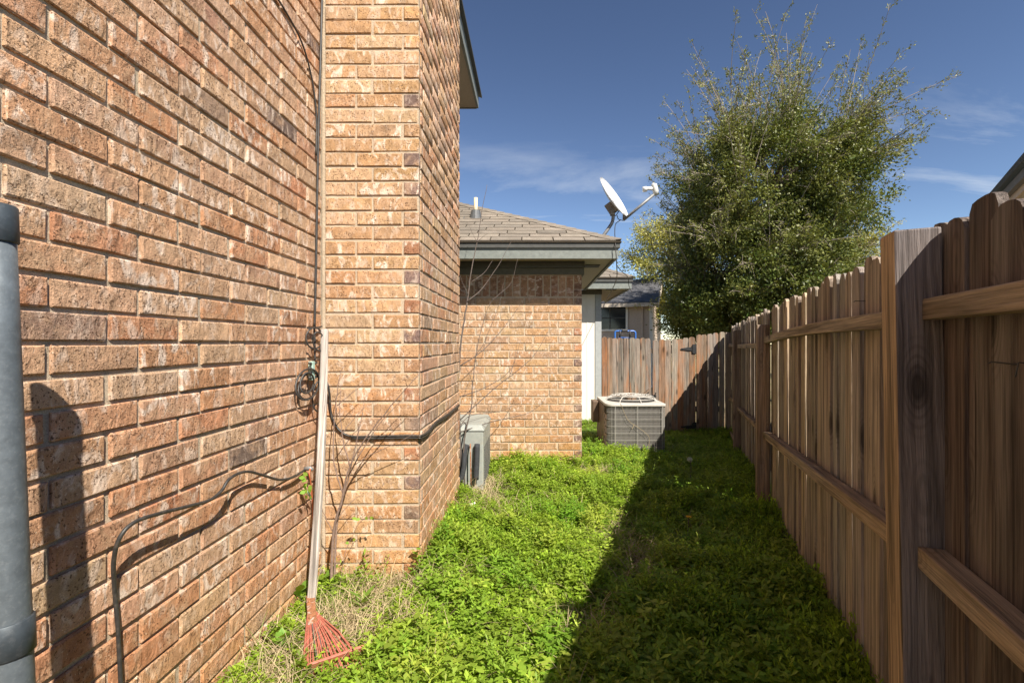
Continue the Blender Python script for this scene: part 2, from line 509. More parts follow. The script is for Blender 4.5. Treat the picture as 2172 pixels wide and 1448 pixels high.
# ------------------------------------------------------------------ ground
xs = np.concatenate([[-400, -120, -40, -15, -6], np.arange(-3, 4.01, 0.1), [5, 7, 12, 30, 110, 400]])
ys = np.concatenate([[-60, -20, -6, -2], np.arange(-0.5, 9.01, 0.1), [10, 11, 12, 14, 18, 25, 45, 100, 300, 900]])
gx, gy = np.meshgrid(xs, ys)
gv = np.stack([gx.ravel(), gy.ravel(), ground_z(gx, gy).ravel()], 1)
nx, ny = len(xs), len(ys)
ii, jj = np.meshgrid(np.arange(nx - 1), np.arange(ny - 1))
a0 = (jj * nx + ii).ravel()
gme = np_mesh("ground", gv, np.stack([a0, a0 + 1, a0 + nx + 1, a0 + nx], 1))
gme.polygons.foreach_set("use_smooth", [True] * len(gme.polygons))
tag(obj("ground", gme, M_SOIL), kind="structure")

# ------------------------------------------------------------------ brickwork
BL, BH, JT = 0.254, 0.0794, 0.0116           # brick pitch, course pitch, joint
_bm_cache = {}
def brick_arrays(L, H, D, seed):
    r = random.Random(seed)
    ins = 0.0035
    xs_ = [0, ins, L * (0.35 + 0.3 * r.random()), L - ins, L]
    zs_ = [0, ins, H - ins, H]
    V = []
    for j, z in enumerate(zs_):
        for i, x in enumerate(xs_):
            edge = i in (0, 4) or j in (0, 3)
            jx = r.uniform(-0.0014, 0.0014); jz = r.uniform(-0.0016, 0.0016)
            y = 0.0026 + r.uniform(-0.0006, 0.0012) if edge else r.uniform(-0.0007, 0.0007)
            V.append((x + jx, y, z + jz))
    Fc = [(j * 5 + i, j * 5 + i + 1, (j + 1) * 5 + i + 1, (j + 1) * 5 + i) for j in range(3) for i in range(4)]
    ring = [0, 1, 2, 3, 4, 9, 14, 19, 18, 17, 16, 15, 10, 5]
    nb = len(V)
    for k in ring: V.append((V[k][0], D, V[k][2]))
    for k in range(len(ring)):
        k2 = (k + 1) % len(ring)
        Fc.append((ring[k2], ring[k], nb + k, nb + k2))
    return V, Fc

def brick_mesh(L, H, var):
    key = (round(L, 3), round(H, 3), var)
    if key not in _bm_cache:
        V, Fc = brick_arrays(L, H, 0.055, hash(key) & 0xffff)
        m = mesh("brick", V, Fc, False)
        at = m.color_attributes.new("Col", 'FLOAT_COLOR', 'POINT')
        at.data.foreach_set("color", np.ones(len(V) * 4, dtype=np.float32))
        m.materials.append(M_BRICK)
        _bm_cache[key] = m
    return _bm_cache[key]

BCOL = [((0.45, 0.245, 0.14), 5), ((0.475, 0.28, 0.17), 5), ((0.44, 0.22, 0.118), 3), ((0.47, 0.305, 0.195), 5),
        ((0.50, 0.315, 0.195), 4), ((0.41, 0.24, 0.155), 2), ((0.28, 0.185, 0.13), 0.9), ((0.38, 0.16, 0.085), 0.4), ((0.17, 0.12, 0.098), 0.4)]
CHCOL = [((0.42, 0.245, 0.125), 5), ((0.44, 0.27, 0.15), 5), ((0.41, 0.22, 0.105), 2.5), ((0.45, 0.30, 0.175), 4), ((0.35, 0.22, 0.135), 1)]
BATCOL = [((0.24, 0.165, 0.125), 3), ((0.32, 0.15, 0.085), 1.2), ((0.36, 0.21, 0.115), 2), ((0.19, 0.125, 0.105), 2), ((0.50, 0.29, 0.14), 1.5), ((0.40, 0.19, 0.095), 0.8)]
def pick(r, pal):
    c = r.choices([p[0] for p in pal], [p[1] for p in pal])[0]
    k = r.uniform(0.9, 1.1)
    return tuple(x * k * r.uniform(0.97, 1.03) for x in c)

def lay(parent, rows, place, rotz, r, limit=10 ** 9, pal=BCOL, batpal=None, proud=0.0):
    """rows: list of (z_bottom, [(start, length, isbat)]); place(s, z) -> location of the lower-left face corner"""
    n = 0; rest = []
    for z, row in rows:
        wob = r.uniform(-0.0015, 0.0015)
        for s, L, bat in row:
            if L < 0.03: continue
            colr = pick(r, batpal if (bat and batpal) else pal)
            loc = place(s + JT / 2, z + wob + r.uniform(-0.0012, 0.0012), r.uniform(-0.0022, 0.0022))
            me = brick_mesh(round(L - JT - (r.choice((0, 0, 0.003, 0.007)) if L > 0.2 else 0), 2 if L < 0.2 else 3), BH - JT, r.randrange(4))
            if n < limit:
                obj("brick", me, None, parent, loc, (r.uniform(-0.008, 0.008), r.uniform(-0.005, 0.005), rotz + r.uniform(-0.006, 0.006)), colr)
            else:
                rest.append((me, loc, rotz, colr))
            n += 1
    if rest:
        V = []; Q = []; C = []
        for me, loc, rz, c in rest:
            k = len(V); rm = Matrix.Rotation(rz, 3, 'Z')
            for v in me.vertices: V.append(rm @ v.co + Vector(loc)); C.append(c)
            for p in me.polygons: Q.append([i + k for i in p.vertices])
        m = np_mesh("brick", np.array(V), np.array(Q), np.array(C))
        tag(obj("upper_brickwork", m, M_BRICK, parent, color=(1, 1, 1)), kind="stuff")
    return n

XW = -1.136            # house wall plane (faces +X)
YC0, YC1, XC = 2.55, 3.95, -0.612   # chimney
def courses(z0, z1):
    """bottoms of courses between two heights, with the parity of each course"""
    out = []
    k = math.floor((z0) / BH)
    while k * BH < z1:
        out.append((CAMZ + (k - 1) * BH + JT / 2 + BH * 0, k)); k += 1
    return out
def cut(start, lo, hi, pitch=BL):
    """brick row with joints at start + k*pitch, cut to [lo, hi]"""
    row = []; k = math.floor((lo - start) / pitch)
    while start + k * pitch < hi - 1e-6:
        a = max(lo, start + k * pitch); b_ = min(hi, start + (k + 1) * pitch)
        row.append((a, b_ - a, (b_ - a) < 0.15)); k += 1
    return row

r1 = random.Random(3)
house = empty("brick_house", (XW - 0.5, 1.6, gz(XW, 1.6)), "two-storey house wall of tan and red brick filling the left side", "house")
wm = MB()
wm.bx(XW - 0.20, XW - 0.0085, -1.6, YC1 + 2.2, gz(XW, 1.6) - 0.25, CAMZ + 3.2)
wall = wm.build("wall", M_MORTAR, house)
rows = []
for z, k in courses(-1.27, 1.95):
    st = 1.364 if k % 2 == 0 else 1.265
    rows.append((z, cut(st, 0.80, YC0 - 0.012)))
NB = lay(wall, rows, lambda s, z, j: (XW + j, s, z), R(90), r1)
more = []
for z, k in courses(-1.27, 3.15):
    st = 1.364 if k % 2 == 0 else 1.265
    more.append((z, [q for q in cut(st, -0.6, YC0 - 0.012) if (z - CAMZ > 1.95 - BH or q[0] + q[1] <= 0.801)]))
more = [(z, [q for q in row if not (z in [w[0] for w in rows] and q[0] >= 0.79)]) for z, row in more]
lay(wall, more, lambda s, z, j: (XW + j, s, z), R(90), r1, limit=0)
# upper eave running along the wall
ev = MB(); XE, YE, ZE = -0.735, 6.4, CAMZ + 3.20
ev.bx(XW - 0.3, XE - 0.03, 2.6 + YC1 - 2.6 + 0.02, YE, ZE, ZE + 0.02)
ev.build("soffit", M_SOFFIT, house)
ev = MB(); ev.bx(XE - 0.028, XE, YC1 + 0.03, YE, ZE - 0.015, ZE + 0.15); ev.bx(XW, XE - 0.03, YE + 0.002, YE + 0.022, ZE - 0.012, ZE + 0.15)
ev.build("fascia", M_FASCIA, house)
ev = MB()
ev.add([(XE + 0.04, YC1 + 0.03, ZE + 0.155), (XE + 0.04, YE + 0.06, ZE + 0.155), (XW - 2.2, YE + 0.06, ZE + 1.2), (XW - 2.2, YC1 + 0.03, ZE + 1.2),
        (XE + 0.04, YC1 + 0.03, ZE + 0.185), (XE + 0.04, YE + 0.06, ZE + 0.185), (XW - 2.2, YE + 0.06, ZE + 1.23), (XW - 2.2, YC1 + 0.03, ZE + 1.23)],
       [(0, 3, 2, 1), (4, 5, 6, 7), (0, 1, 5, 4), (1, 2, 6, 5), (2, 3, 7, 6), (3, 0, 4, 7)])
ev.build("roof", M_TRIM_DARK, house)

# chimney
chim = empty("brick_chimney", ((XW + XC) / 2, 3.25, gz(-0.8, 3.2)), "square brick chimney breast jutting from the house wall, cable across it", "chimney")
cm = MB(); cm.bx(XW - 0.005, XC - 0.006, YC0 + 0.006, YC1, gz(-0.8, 2.6) - 0.3, CAMZ + 3.6)
core = cm.build("mortar_core", M_MORTAR_LIGHT, chim)
r2 = random.Random(8)
rows = []; rows2 = []
for z, k in courses(-1.35, 3.0):
    front = (z - CAMZ) < 1.95
    if k % 2 == 0:     # two stretchers on the front, header on the side
        if front: rows.append((z, [(XW + 0.008, XC - BL - XW - 0.008, False), (XC - BL, BL, False)]))
        rows2.append((z, cut(YC0 + 0.09, YC0 + 0.03, YC1)))
    else:
        if front: rows.append((z, [(XW + 0.008, XC - 0.09 - BL - XW - 0.008, False), (XC - 0.09 - BL, BL, False), (XC - 0.09, 0.09, True)]))
        rows2.append((z, cut(YC0, YC0 + 0.03, YC1)))
n1 = lay(core, rows, lambda s, z, j: (s, YC0 + j, z), 0, r2, pal=CHCOL, batpal=BATCOL)
more = []
for z, k in courses(1.9, 3.6):
    if z in [w[0] for w in rows]: continue
    more.append((z, [(XW + 0.008, XC - BL - XW - 0.008, False), (XC - BL, BL, False)] if k % 2 == 0 else [(XW + 0.008, XC - 0.09 - BL - XW - 0.008, False), (XC - 0.09 - BL, BL, False), (XC - 0.09, 0.09, True)]))
lay(core, more, lambda s, z, j: (s, YC0 + j, z), 0, r2, limit=0, pal=CHCOL, batpal=BATCOL)
for z, k in courses(3.0, 3.6):
    if z not in [w[0] for w in rows2]: rows2.append((z, cut(YC0 + 0.09 if k % 2 == 0 else YC0, YC0 + 0.03, YC1)))
lay(core, rows2, lambda s, z, j: (XC + j, s, z), R(90), r2, limit=300 - n1 + 20, pal=[q for q in CHCOL + BCOL[:6]] + [(BCOL[6][0], 1.2)])

# ------------------------------------------------------------------ single-storey wing of the house
WY, WX0, WX1 = 4.90, -1.15, 0.515          # front wall plane, extents
FY, EX = 4.58, 0.828                       # eave line, eave corner
WY2, FY2, X2, EX2 = 7.50, 7.10, 1.088, 1.49
ZB, ZT = CAMZ + 0.823, CAMZ + 0.985        # fascia bottom / eave top
wing = empty("house_wing", (0, 5.4, gz(0, 5.2)), "low house wing with hipped shingle roof, brick end wall and white panel", "house")
wm = MB(); wm.bx(WX0, WX1 - 0.006, WY + 0.006, WY2 + 0.2, gz(0, 5) - 0.25, ZB + 0.04)
wwall = wm.build("wall", M_MORTAR_LIGHT, wing)
r3 = random.Random(21)
rows = []
for z, k in courses(-1.25, 0.55):
    row = cut(WX1 - 0.09 if k % 2 == 0 else WX1, -0.95, WX1)
    rows.append((z, [(s, L, L < 0.15 and s > 0.3) for s, L, b_ in row]))
lay(wwall, rows, lambda s, z, j: (s, WY + j, z), 0, r3, pal=CHCOL, batpal=BATCOL)
# soldier course under the frieze
SOLD = [((0.30, 0.155, 0.085), 3), ((0.34, 0.19, 0.11), 3), ((0.24, 0.125, 0.075), 2), ((0.19, 0.105, 0.07), 2)]
zs = rows[-1][0] + BH
x = WX1 - 0.09
while x > -0.95:
    me = brick_mesh(0.216, BH - JT, r3.randrange(5))
    # upright brick: local x points up
    obj("brick", me, None, wwall, (x - JT / 2, WY + r3.uniform(-0.002, 0.002), zs + JT / 2), (0, R(-90), 0), pick(r3, SOLD))
    x -= BH
for q in range(3):
    obj("brick", brick_mesh(0.079, BH - JT, q), None, wwall, (WX1 - 0.09 + JT / 2, WY, zs + JT / 2 + q * 0.0745), (0, 0, 0), pick(r3, SOLD))
zf = zs + 0.232
fb = MB(); fb.bx(WX0, WX1 + 0.012, WY - 0.022, WY + 0.004, zf, ZB + 0.02); fb.build("frieze_board", M_FRIEZE, wing)
fb = MB(); fb.bx(WX0, WX1 + 0.02, WY - 0.055, WY - 0.024, ZB - 0.045, ZB + 0.02); fb.build("frieze_moulding", M_TRIM_DARK, wing)
fb = MB(); fb.bx(WX1 + 0.006, WX1 + 0.02, WY + 0.01, WY2 - 0.03, zf, ZB + 0.018); fb.build("frieze_board", M_FRIEZE, wing)
# soffit (both sides of the corner) with a vent
fb = MB(); fb.bx(WX0, EX - 0.03, FY + 0.028, WY - 0.058, ZB + 0.022, ZB + 0.036); fb.bx(WX1 + 0.022, EX - 0.03, WY - 0.057, FY2 + 0.3, ZB + 0.022, ZB + 0.036)
sof = fb.build("soffit", M_SOFFIT, wing)
for k in range(5):
    v = MB(); v.bx(WX1 + 0.05, WX1 + 0.21, 5.06 + k * 0.035, 5.075 + k * 0.035, ZB + 0.012, ZB + 0.02); v.build("vent_slat", M_TRIM_DARK, sof)
# fascia and shingle mould
fb = MB(); fb.bx(WX0, EX, FY, FY + 0.026, ZB, ZB + 0.10); fb.build("fascia", M_FASCIA, wing)
fb = MB(); fb.bx(EX - 0.026, EX, FY + 0.028, FY2 + 0.25, ZB + 0.002, ZB + 0.10); fb.build("fascia", M_FASCIA, wing)
fb = MB(); fb.bx(WX0, EX + 0.018, FY - 0.018, FY + 0.024, ZB + 0.102, ZT - 0.008); fb.build("shingle_mould", M_TRIM_DARK, wing)
fb = MB(); fb.bx(EX - 0.02, EX + 0.016, FY + 0.026, FY2 + 0.25, ZB + 0.103, ZT - 0.010); fb.build("shingle_mould", M_TRIM_DARK, wing)
# hip roof, pitch 6/12
PT = 0.488
def hip_roof(parent, ex, fy, depth, xleft, name="roof", z0=ZT):
    rb = MB()
    e = 0.03
    A = (ex + e, fy - e, z0); Bp = (xleft, fy - e, z0)
    T = (ex + e - depth, fy - e + depth, z0 + PT * depth)
    Tl = (xleft, fy - e + depth, z0 + PT * depth)
    D = (ex + e, fy + 2 * depth, z0); D2 = (ex + e - depth, fy + 2 * depth, z0 + PT * depth)
    rb.add([A, Bp, Tl, T, D, D2], [(0, 3, 2, 1), (0, 4, 5, 3)])
    rb.add([(p[0], p[1], p[2] - 0.012) for p in (A, Bp, Tl, T, D, D2)], [(0, 1, 2, 3), (0, 3, 5, 4)])
    rb.add([A, Bp, (Bp[0], Bp[1], z0 - 0.012), (A[0], A[1], z0 - 0.012), D, (D[0], D[1], z0 - 0.012)], [(0, 1, 2, 3), (0, 3, 5, 4)])
    return rb.build(name, M_SHINGLE, parent, color=(0.05, 0.04, 0.03))
SHC = [(0.195, 0.168, 0.14), (0.215, 0.185, 0.152), (0.178, 0.155, 0.13), (0.235, 0.20, 0.165)]
def shingle_field(roof, ex, fy, xleft, nrow, r, z0=ZT):
    """rows of tabs on the slope that faces the camera, then cap shingles up the hip"""
    ex += 0.03; fy -= 0.03
    sl = math.sqrt(1 + PT * PT); exp_ = 0.1435
    ang = math.atan(PT)
    rm = Matrix.Rotation(ang, 3, 'X')
    for k in range(nrow):
        d = k * exp_ / sl
        xr = ex - d
        off = (k * 0.1016 + 0.05) % 0.305
        x1 = xr - off
        segs = [(x1, xr)] if off > 0.02 else []
        x = x1
        while x > xleft:
            segs.append((max(xleft, x - 0.305), x)); x -= 0.305
        for a, b_ in segs:
            if b_ - a < 0.03: continue
            g = 0.006
            # a tab: thick butt end, thinning up the slope; its hip end is mitred
            hipcut = exp_ * 1.25 / sl if b_ > xr - 1e-6 else 0
            V = [(a + g, 0, 0.001), (b_ - g, 0, 0.001), (b_ - g - hipcut, exp_ * 1.25, 0.001), (a + g, exp_ * 1.25, 0.001),
                 (a + g, 0, 0.0105), (b_ - g, 0, 0.0105), (b_ - g - hipcut, exp_ * 1.25, 0.003), (a + g, exp_ * 1.25, 0.003)]
            if b_ - g - hipcut < a + g: continue
            base = Vector((0, fy + d, z0 + PT * d))
            lift = r.uniform(0, 0.002)
            me = mesh("shingle", [rm @ Vector((v[0] - a, v[1], v[2] + lift)) for v in V],
                      [(0, 3, 2, 1), (4, 5, 6, 7), (0, 1, 5, 4), (1, 2, 6, 5), (2, 3, 7, 6), (3, 0, 4, 7)])
            c = r.choice(SHC); kk = r.uniform(0.88, 1.1)
            obj("shingle", me, M_SHINGLE, roof, base + Vector((a, 0, 0)), color=tuple(q * kk for q in c))
    hp = Vector((-1, 1, PT)); step = 0.15 / hp.length
    nt = int((nrow * exp_ / sl) / step)
    for k in range(nt):
        o = Vector((ex, fy, z0 + 0.010)) + hp * (k * step)
        u = hp.normalized() * 0.20
        lf = Vector((-0.11, 0, -0.001)); rt = Vector((0, 0.11, -0.001))
        up = Vector((0, 0, 0.010))
        V = [o + lf, o + up, o + rt, o + u + lf - up * 0.6, o + u, o + u + rt - up * 0.6]
        V2 = [v + Vector((0, 0, 0.009)) for v in V]
        base = o
        allv = [v - base for v in V + V2]
        me = mesh("cap_shingle", allv, [(6, 7, 10, 9), (7, 8, 11, 10), (0, 1, 7, 6), (1, 2, 8, 7), (0, 6, 9, 3), (2, 5, 11, 8)])
        c = r.choice(SHC); kk = r.uniform(0.9, 1.12)
        obj("cap_shingle", me, M_SHINGLE, roof, base, color=tuple(q * kk for q in c))
r4 = random.Random(5)
roof = hip_roof(wing, EX, FY, 2.6, -2.6)
shingle_field(roof, EX, FY, -1.2, 17, r4)
# plumbing vent through the roof
vb = P(1007, 462, 5.56)
v = MB(); v.tube([vb + Vector((0.012, 0, -0.03)), vb + Vector((0.012, 0, 0.235))], 0.022, 14); v.build("vent_pipe", M_PVC, roof, True)
v = MB(); v.tube([vb + Vector((0.012, 0, -0.06)), vb + Vector((0.012, 0, 0.012)), vb + Vector((0.012, 0, 0.085))], [0.085, 0.07, 0.052], 16)
v.add([vb + Vector((-0.14, -0.10, -0.045)), vb + Vector((0.14, -0.10, -0.045)), vb + Vector((0.14, 0.12, 0.065)), vb + Vector((-0.14, 0.12, 0.065))], [(0, 1, 2, 3)])
v.build("vent_flashing", M_LEAD, roof)

# second, deeper part: white panel wall, its eave and roof
fb = MB(); fb.bx(WX1 - 0.004, X2 - 0.10, WY2 - 0.02, WY2 + 0.15, CAMZ - 1.335, ZB + 0.02); wp = fb.build("white_panel", M_WHITE, wing)
for xx in (0.72, 0.86):
    g = MB(); g.bx(xx, xx + 0.012, WY2 - 0.026, WY2 - 0.0205, CAMZ - 1.33, ZB - 0.10); g.build("batten", M_WHITE, wp)
g = MB(); g.bx(WX1, X2 - 0.10, WY2 - 0.045, WY2 - 0.021, CAMZ - 1.40, CAMZ - 1.336); g.build("sill_board", M_WHITE, wing)
fb = MB(); fb.bx(X2 - 0.098, X2, WY2 - 0.035, WY2 + 0.15, CAMZ - 1.40, ZB + 0.02); fb.build("corner_board", M_GREYBOARD, wing)
fb = MB(); fb.bx(WX1 + 0.02, X2 + 0.004, WY2 - 0.06, WY2 - 0.037, ZB - 0.05, ZB + 0.018); fb.build("frieze_board", M_FRIEZE, wing)
fb = MB(); fb.bx(EX + 0.002, EX2, FY2, FY2 + 0.026, ZB, ZB + 0.10); fb.build("fascia", M_FASCIA, wing)
fb = MB(); fb.bx(EX2 - 0.026, EX2, FY2 + 0.028, FY2 + 2.6, ZB + 0.002, ZB + 0.10); fb.build("fascia", M_FASCIA, wing)
fb = MB(); fb.bx(EX + 0.02, EX2 + 0.018, FY2 - 0.018, FY2 + 0.024, ZB + 0.102, ZT - 0.008); fb.build("shingle_mould", M_TRIM_DARK, wing)
fb = MB(); fb.bx(EX - 0.025, EX2 - 0.03, FY2 + 0.028, FY2 + 2.4, ZB + 0.024, ZB + 0.038); sof2 = fb.build("soffit", M_SOFFIT, wing)
for k in range(4):
    v = MB(); v.bx(X2 + 0.06, X2 + 0.22, 7.30 + k * 0.035, 7.315 + k * 0.035, ZB + 0.014, ZB + 0.022); v.build("vent_slat", M_TRIM_DARK, sof2)
roof2 = hip_roof(wing, EX2, FY2, 1.5, -0.6, "rear_roof")
shingle_field(roof2, EX2, FY2, 0.45, 6, r4)

# ------------------------------------------------------------------ side fence
FX0, FS = 0.43, 0.35
phi = math.atan(FS)
U = Vector((math.sin(phi), math.cos(phi), 0))       # along the fence, away from the camera
W = Vector((math.cos(phi), -math.sin(phi), 0))      # out of the passage
def fp(t, w=0.0, z=0.0):
    """t = distance in Y along the posts' inner face line"""
    return Vector((FX0 + FS * t, t, z)) + W * w
fence = empty("wooden_fence", fp(3.4, 0.06, gz(1.7, 3.4)), "weathered brown picket fence in shade along the right of the passage", "fence")
rf = random.Random(12)
FENCECOL = [((0.40, 0.31, 0.23), 4), ((0.34, 0.265, 0.20), 4), ((0.46, 0.355, 0.25), 3), ((0.22, 0.175, 0.145), 3), ((0.50, 0.39, 0.265), 1.4), ((0.36, 0.31, 0.265), 2.5), ((0.15, 0.12, 0.10), 1)]
NEARDIMCOL = [((0.135, 0.10, 0.082), 3), ((0.17, 0.12, 0.088), 2), ((0.115, 0.09, 0.078), 3), ((0.24, 0.165, 0.10), 0.6)]  # near pickets darkened in colour, standing in for lens vignetting at the frame edge
def picket_mesh(w, th, h, seed, ear=0.022):
    r = random.Random(seed)
    j = lambda a: r.uniform(-a, a)
    prof = [(-w / 2, 0), (w / 2, 0), (w / 2 + j(.001), h * 0.5), (w / 2, h - ear + j(.005)), (w / 2 - ear * 0.45 + j(.004), h - ear * 0.35 + j(.003)), (w * 0.2, h + j(.003)), (-w * 0.05, h + j(.004)),
            (-w * 0.26, h - 0.001 + j(.003)), (-w / 2 + ear * 0.4, h - ear * 0.4 + j(.003)), (-w / 2, h - ear + j(.005)), (-w / 2 + j(.001), h * 0.5)]
    n = len(prof)
    V = [(p[0], -th / 2, p[1]) for p in prof] + [(p[0], th / 2, p[1]) for p in prof]
    Fc = [tuple(range(n)), tuple(range(2 * n - 1, n - 1, -1))] + [(k, n + k, n + (k + 1) % n, (k + 1) % n) for k in range(n)]
    return mesh("picket", V, Fc)
PK = [picket_mesh(0.0865, 0.017, 1.62, 40 + k) for k in range(7)]
d_along = 0.0925
tt = -1.2
ry = math.atan2(U.y, U.x)      # local x of a picket runs along the fence
while tt < 7.42:
    top = CAMZ + 0.258 + rf.uniform(-0.02, 0.016)
    if 1.15 < tt < 1.30: top += 0.02
    p = fp(tt, 0.100 + rf.uniform(-0.006, 0.007), top - 1.62)
    obj("picket", rf.choice(PK), M_WOOD, fence, p, (rf.uniform(-0.004, 0.004), rf.uniform(-0.007, 0.007), ry + rf.uniform(-0.09, 0.09) * (1 if tt > 1.2 else 0.3)), pick(rf, FENCECOL if tt > 1.0 else NEARDIMCOL), scale=(1 if tt > 1.1 else 1.045, 1, 1))
    tt += (d_along - (0.0035 if tt < 1.2 else 0) + rf.uniform(-0.001, 0.0015)) * math.cos(phi)

def plank(name, p0, p1, wx, wy, xdir, mat, parent, color, bevel=0.003, bow=None):
    """bar from p0 to p1; wx is its size along xdir, wy across; local z is its length"""
    p0 = Vector(p0); p1 = Vector(p1)
    z = (p1 - p0); L = z.length; z.normalize()
    x_ = Vector(xdir); x_ = (x_ - z * x_.dot(z)).normalized(); y_ = z.cross(x_)
    n = 8 if bow else 1
    V = []; Fc = []
    for k in range(n + 1):
        t = k / n
        o = Vector((0, 0, t * L))
        if bow:
            b_ = bow(t); o += Vector((b_[0], b_[1], 0))
        c = 0.15 * min(wx, wy) * (0.5 if bevel else 0)
        for sx, sy in ((-1, -1), (1, -1), (1, 1), (-1, 1)):
            V.append(o + Vector((sx * wx / 2, sy * wy / 2, 0)))
    for k in range(n):
        for q in range(4):
            a = k * 4 + q; b_ = k * 4 + (q + 1) % 4
            Fc.append((a, b_, b_ + 4, a + 4))
    Fc.append((3, 2, 1, 0)); Fc.append((n * 4, n * 4 + 1, n * 4 + 2, n * 4 + 3))
    me = mesh(name, V, Fc)
    rot = Matrix((x_, y_, z)).transposed().to_euler()
    o = obj(name, me, mat, parent, p0, rot, color)
    if bevel:
        bm_ = o.modifiers.new("bevel", 'BEVEL'); bm_.width = bevel; bm_.segments = 2
    return o

posts = [(1.02, 0.246, (0.030, 0.0)), (3.42, 0.135, (-0.004, 0)), (5.72, 0.16, (0.006, 0)), (-1.1, 0.22, (0, 0)), (7.33, 0.17, (0, 0))]
PCOL = [(0.20, 0.17, 0.16), (0.34, 0.23, 0.15), (0.27, 0.19, 0.135), (0.27, 0.18, 0.12), (0.25, 0.2, 0.16)]
for k, (t, zt, ln) in enumerate(posts):
    c = fp(t, 0.0425, 0) + U * 0.0425
    g = gz(c.x, c.y) - 0.12
    p1 = Vector((c.x - ln[0] * 0.2, c.y, CAMZ + zt)); p0 = Vector((c.x + ln[0] * 0.85, c.y, g))
    po = plank("post", p0, p1, 0.085, 0.085, W, M_WOOD_GREY if k == 0 else M_WOOD, fence, PCOL[k], 0.004)
    if k == 0:      # the face towards the passage is still brown wood, the others have silvered
        po.data.materials.append(M_WOOD_FRESH)
        for f in po.data.polygons:
            if f.normal.x < -0.9: f.material_index = 1
def rail(t0, t1, z0, z1, colr, h=0.045, d=0.042, w=0.066, bow=None):
    p0 = fp(t0, w, CAMZ + z0); p1 = fp(t1, w, CAMZ + z1)
    plank("rail", p0, p1, d, h, W, M_WOOD, fence, colr, 0.003, bow)
RC = (0.36, 0.265, 0.175)
rail(-1.0, 1.02, 0.066, 0.072, RC)
rail(1.11, 3.41, 0.058, 0.022, (0.36, 0.27, 0.185), bow=lambda t: (0.0, -0.020 * math.sin(math.pi * t)))
rail(3.51, 5.71, -0.015, -0.035, RC)
rail(5.81, 7.40, -0.02, -0.03, RC)
rail(-1.0, 1.02, -0.44, -0.455, (0.34, 0.25, 0.165), d=0.05, w=0.062)
rail(1.11, 3.41, -0.468, -0.655, (0.34, 0.245, 0.16), d=0.05, w=0.062)
rail(3.51, 5.71, -0.66, -0.79, (0.31, 0.205, 0.125))
rail(5.81, 7.40, -0.72, -0.86, RC)
rail(5.81, 7.40, -1.28, -1.36, RC)
rail(1.11, 3.41, -1.085, -1.20, (0.17, 0.115, 0.08), h=0.11, d=0.022, w=0.075)
# bent nails
for (px, py, Y0, dx) in ((2000, 771, 0.80, 0.030), (2040, 771, 0.76, 0.0), (1760, 640, 1.50, 0.03)):
    p = fp(Y0, 0.088, 0); z = CAMZ + (CY - py) * Y0 / F
    a = Vector((p.x, p.y, z))
    nb_ = MB(); nb_.tube([a, a - W * 0.02 + U * dx + Vector((0, 0, 0.003)), a - W * 0.022 + U * (dx + 0.004) + Vector((0, 0, -0.02 if dx == 0 else 0))], 0.0014, 5)
    nb_.build("nail", M_BLACKIRON, fence)

# ------------------------------------------------------------------ gate across the end of the passage
GY = 7.52
GATECOL = [((0.27, 0.215, 0.17), 5), ((0.29, 0.15, 0.08), 2), ((0.26, 0.17, 0.11), 3), ((0.23, 0.195, 0.165), 4), ((0.31, 0.18, 0.10), 1.5), ((0.31, 0.26, 0.21), 2.5)]
PG = [picket_mesh(0.089, 0.018, 1.72, 80 + k, 0.026) for k in range(6)]
def gate(x0, x1, top, label, name, cat="gate", hinges=()):
    e = empty(name, ((x0 + x1) / 2, GY, gz((x0 + x1) / 2, GY)), label, cat)
    n = max(1, round((x1 - x0) / 0.0935)); w = (x1 - x0) / n
    for k in range(n):
        xc = x0 + (k + .5) * w
        t = CAMZ + top((k + .5) / n) + rf.uniform(-0.008, 0.008)
        obj("picket", rf.choice(PG), M_GATEWOOD, e, (xc, GY + rf.uniform(-0.004, 0.004), t - 1.72), (rf.uniform(-.003, .003), rf.uniform(-.008, .008), rf.uniform(-.03, .03)), pick(rf, GATECOL),
            scale=((w - 0.004) / 0.089, 1, 1))
    for zr in (-0.12, -1.05):
        plank("rail", (x0, GY + 0.034, CAMZ + zr), (x1, GY + 0.034, CAMZ + zr), 0.04, 0.085, (0, 1, 0), M_WOOD, e, (0.3, 0.2, 0.13))
    for zh in hinges:
        hx = (1470 - CX) * GY / F
        h = MB(); z = CAMZ + zh
        h.bx(hx - 0.012, hx + 0.045, GY - 0.022, GY - 0.0125, z - 0.075, z + 0.075)
        h.tube([(hx - 0.014, GY - 0.022, z - 0.06), (hx - 0.014, GY - 0.022, z + 0.06)], 0.009, 8)
        h.add([(hx - 0.02, GY - 0.020, z - 0.032), (hx - 0.02, GY - 0.020, z + 0.032), (hx - 0.20, GY - 0.020, z + 0.010), (hx - 0.20, GY - 0.020, z - 0.010),
               (hx - 0.02, GY - 0.013, z - 0.032), (hx - 0.02, GY - 0.013, z + 0.032), (hx - 0.20, GY - 0.013, z + 0.010), (hx - 0.20, GY - 0.013, z - 0.010)],
              [(0, 3, 2, 1), (4, 5, 6, 7), (0, 1, 5, 4), (1, 2, 6, 5), (2, 3, 7, 6), (3, 0, 4, 7)])
        h.build("hinge", M_BLACKIRON, e)
    return e
XG = (1383 - CX) * GY / F
gl = gate(X2 + 0.01, XG - 0.006, lambda t: 0.098 - 0.02 * t, "reddish grey picket gate leaf behind the grey condenser, next to white panel", "wooden_gate")
gr_ = gate(XG + 0.006, 2.60, lambda t: 0.052 + 0.06 * t * t, "picket gate leaf with two black strap hinges and diagonal shadow", "wooden_gate", hinges=(-0.09, -1.33))
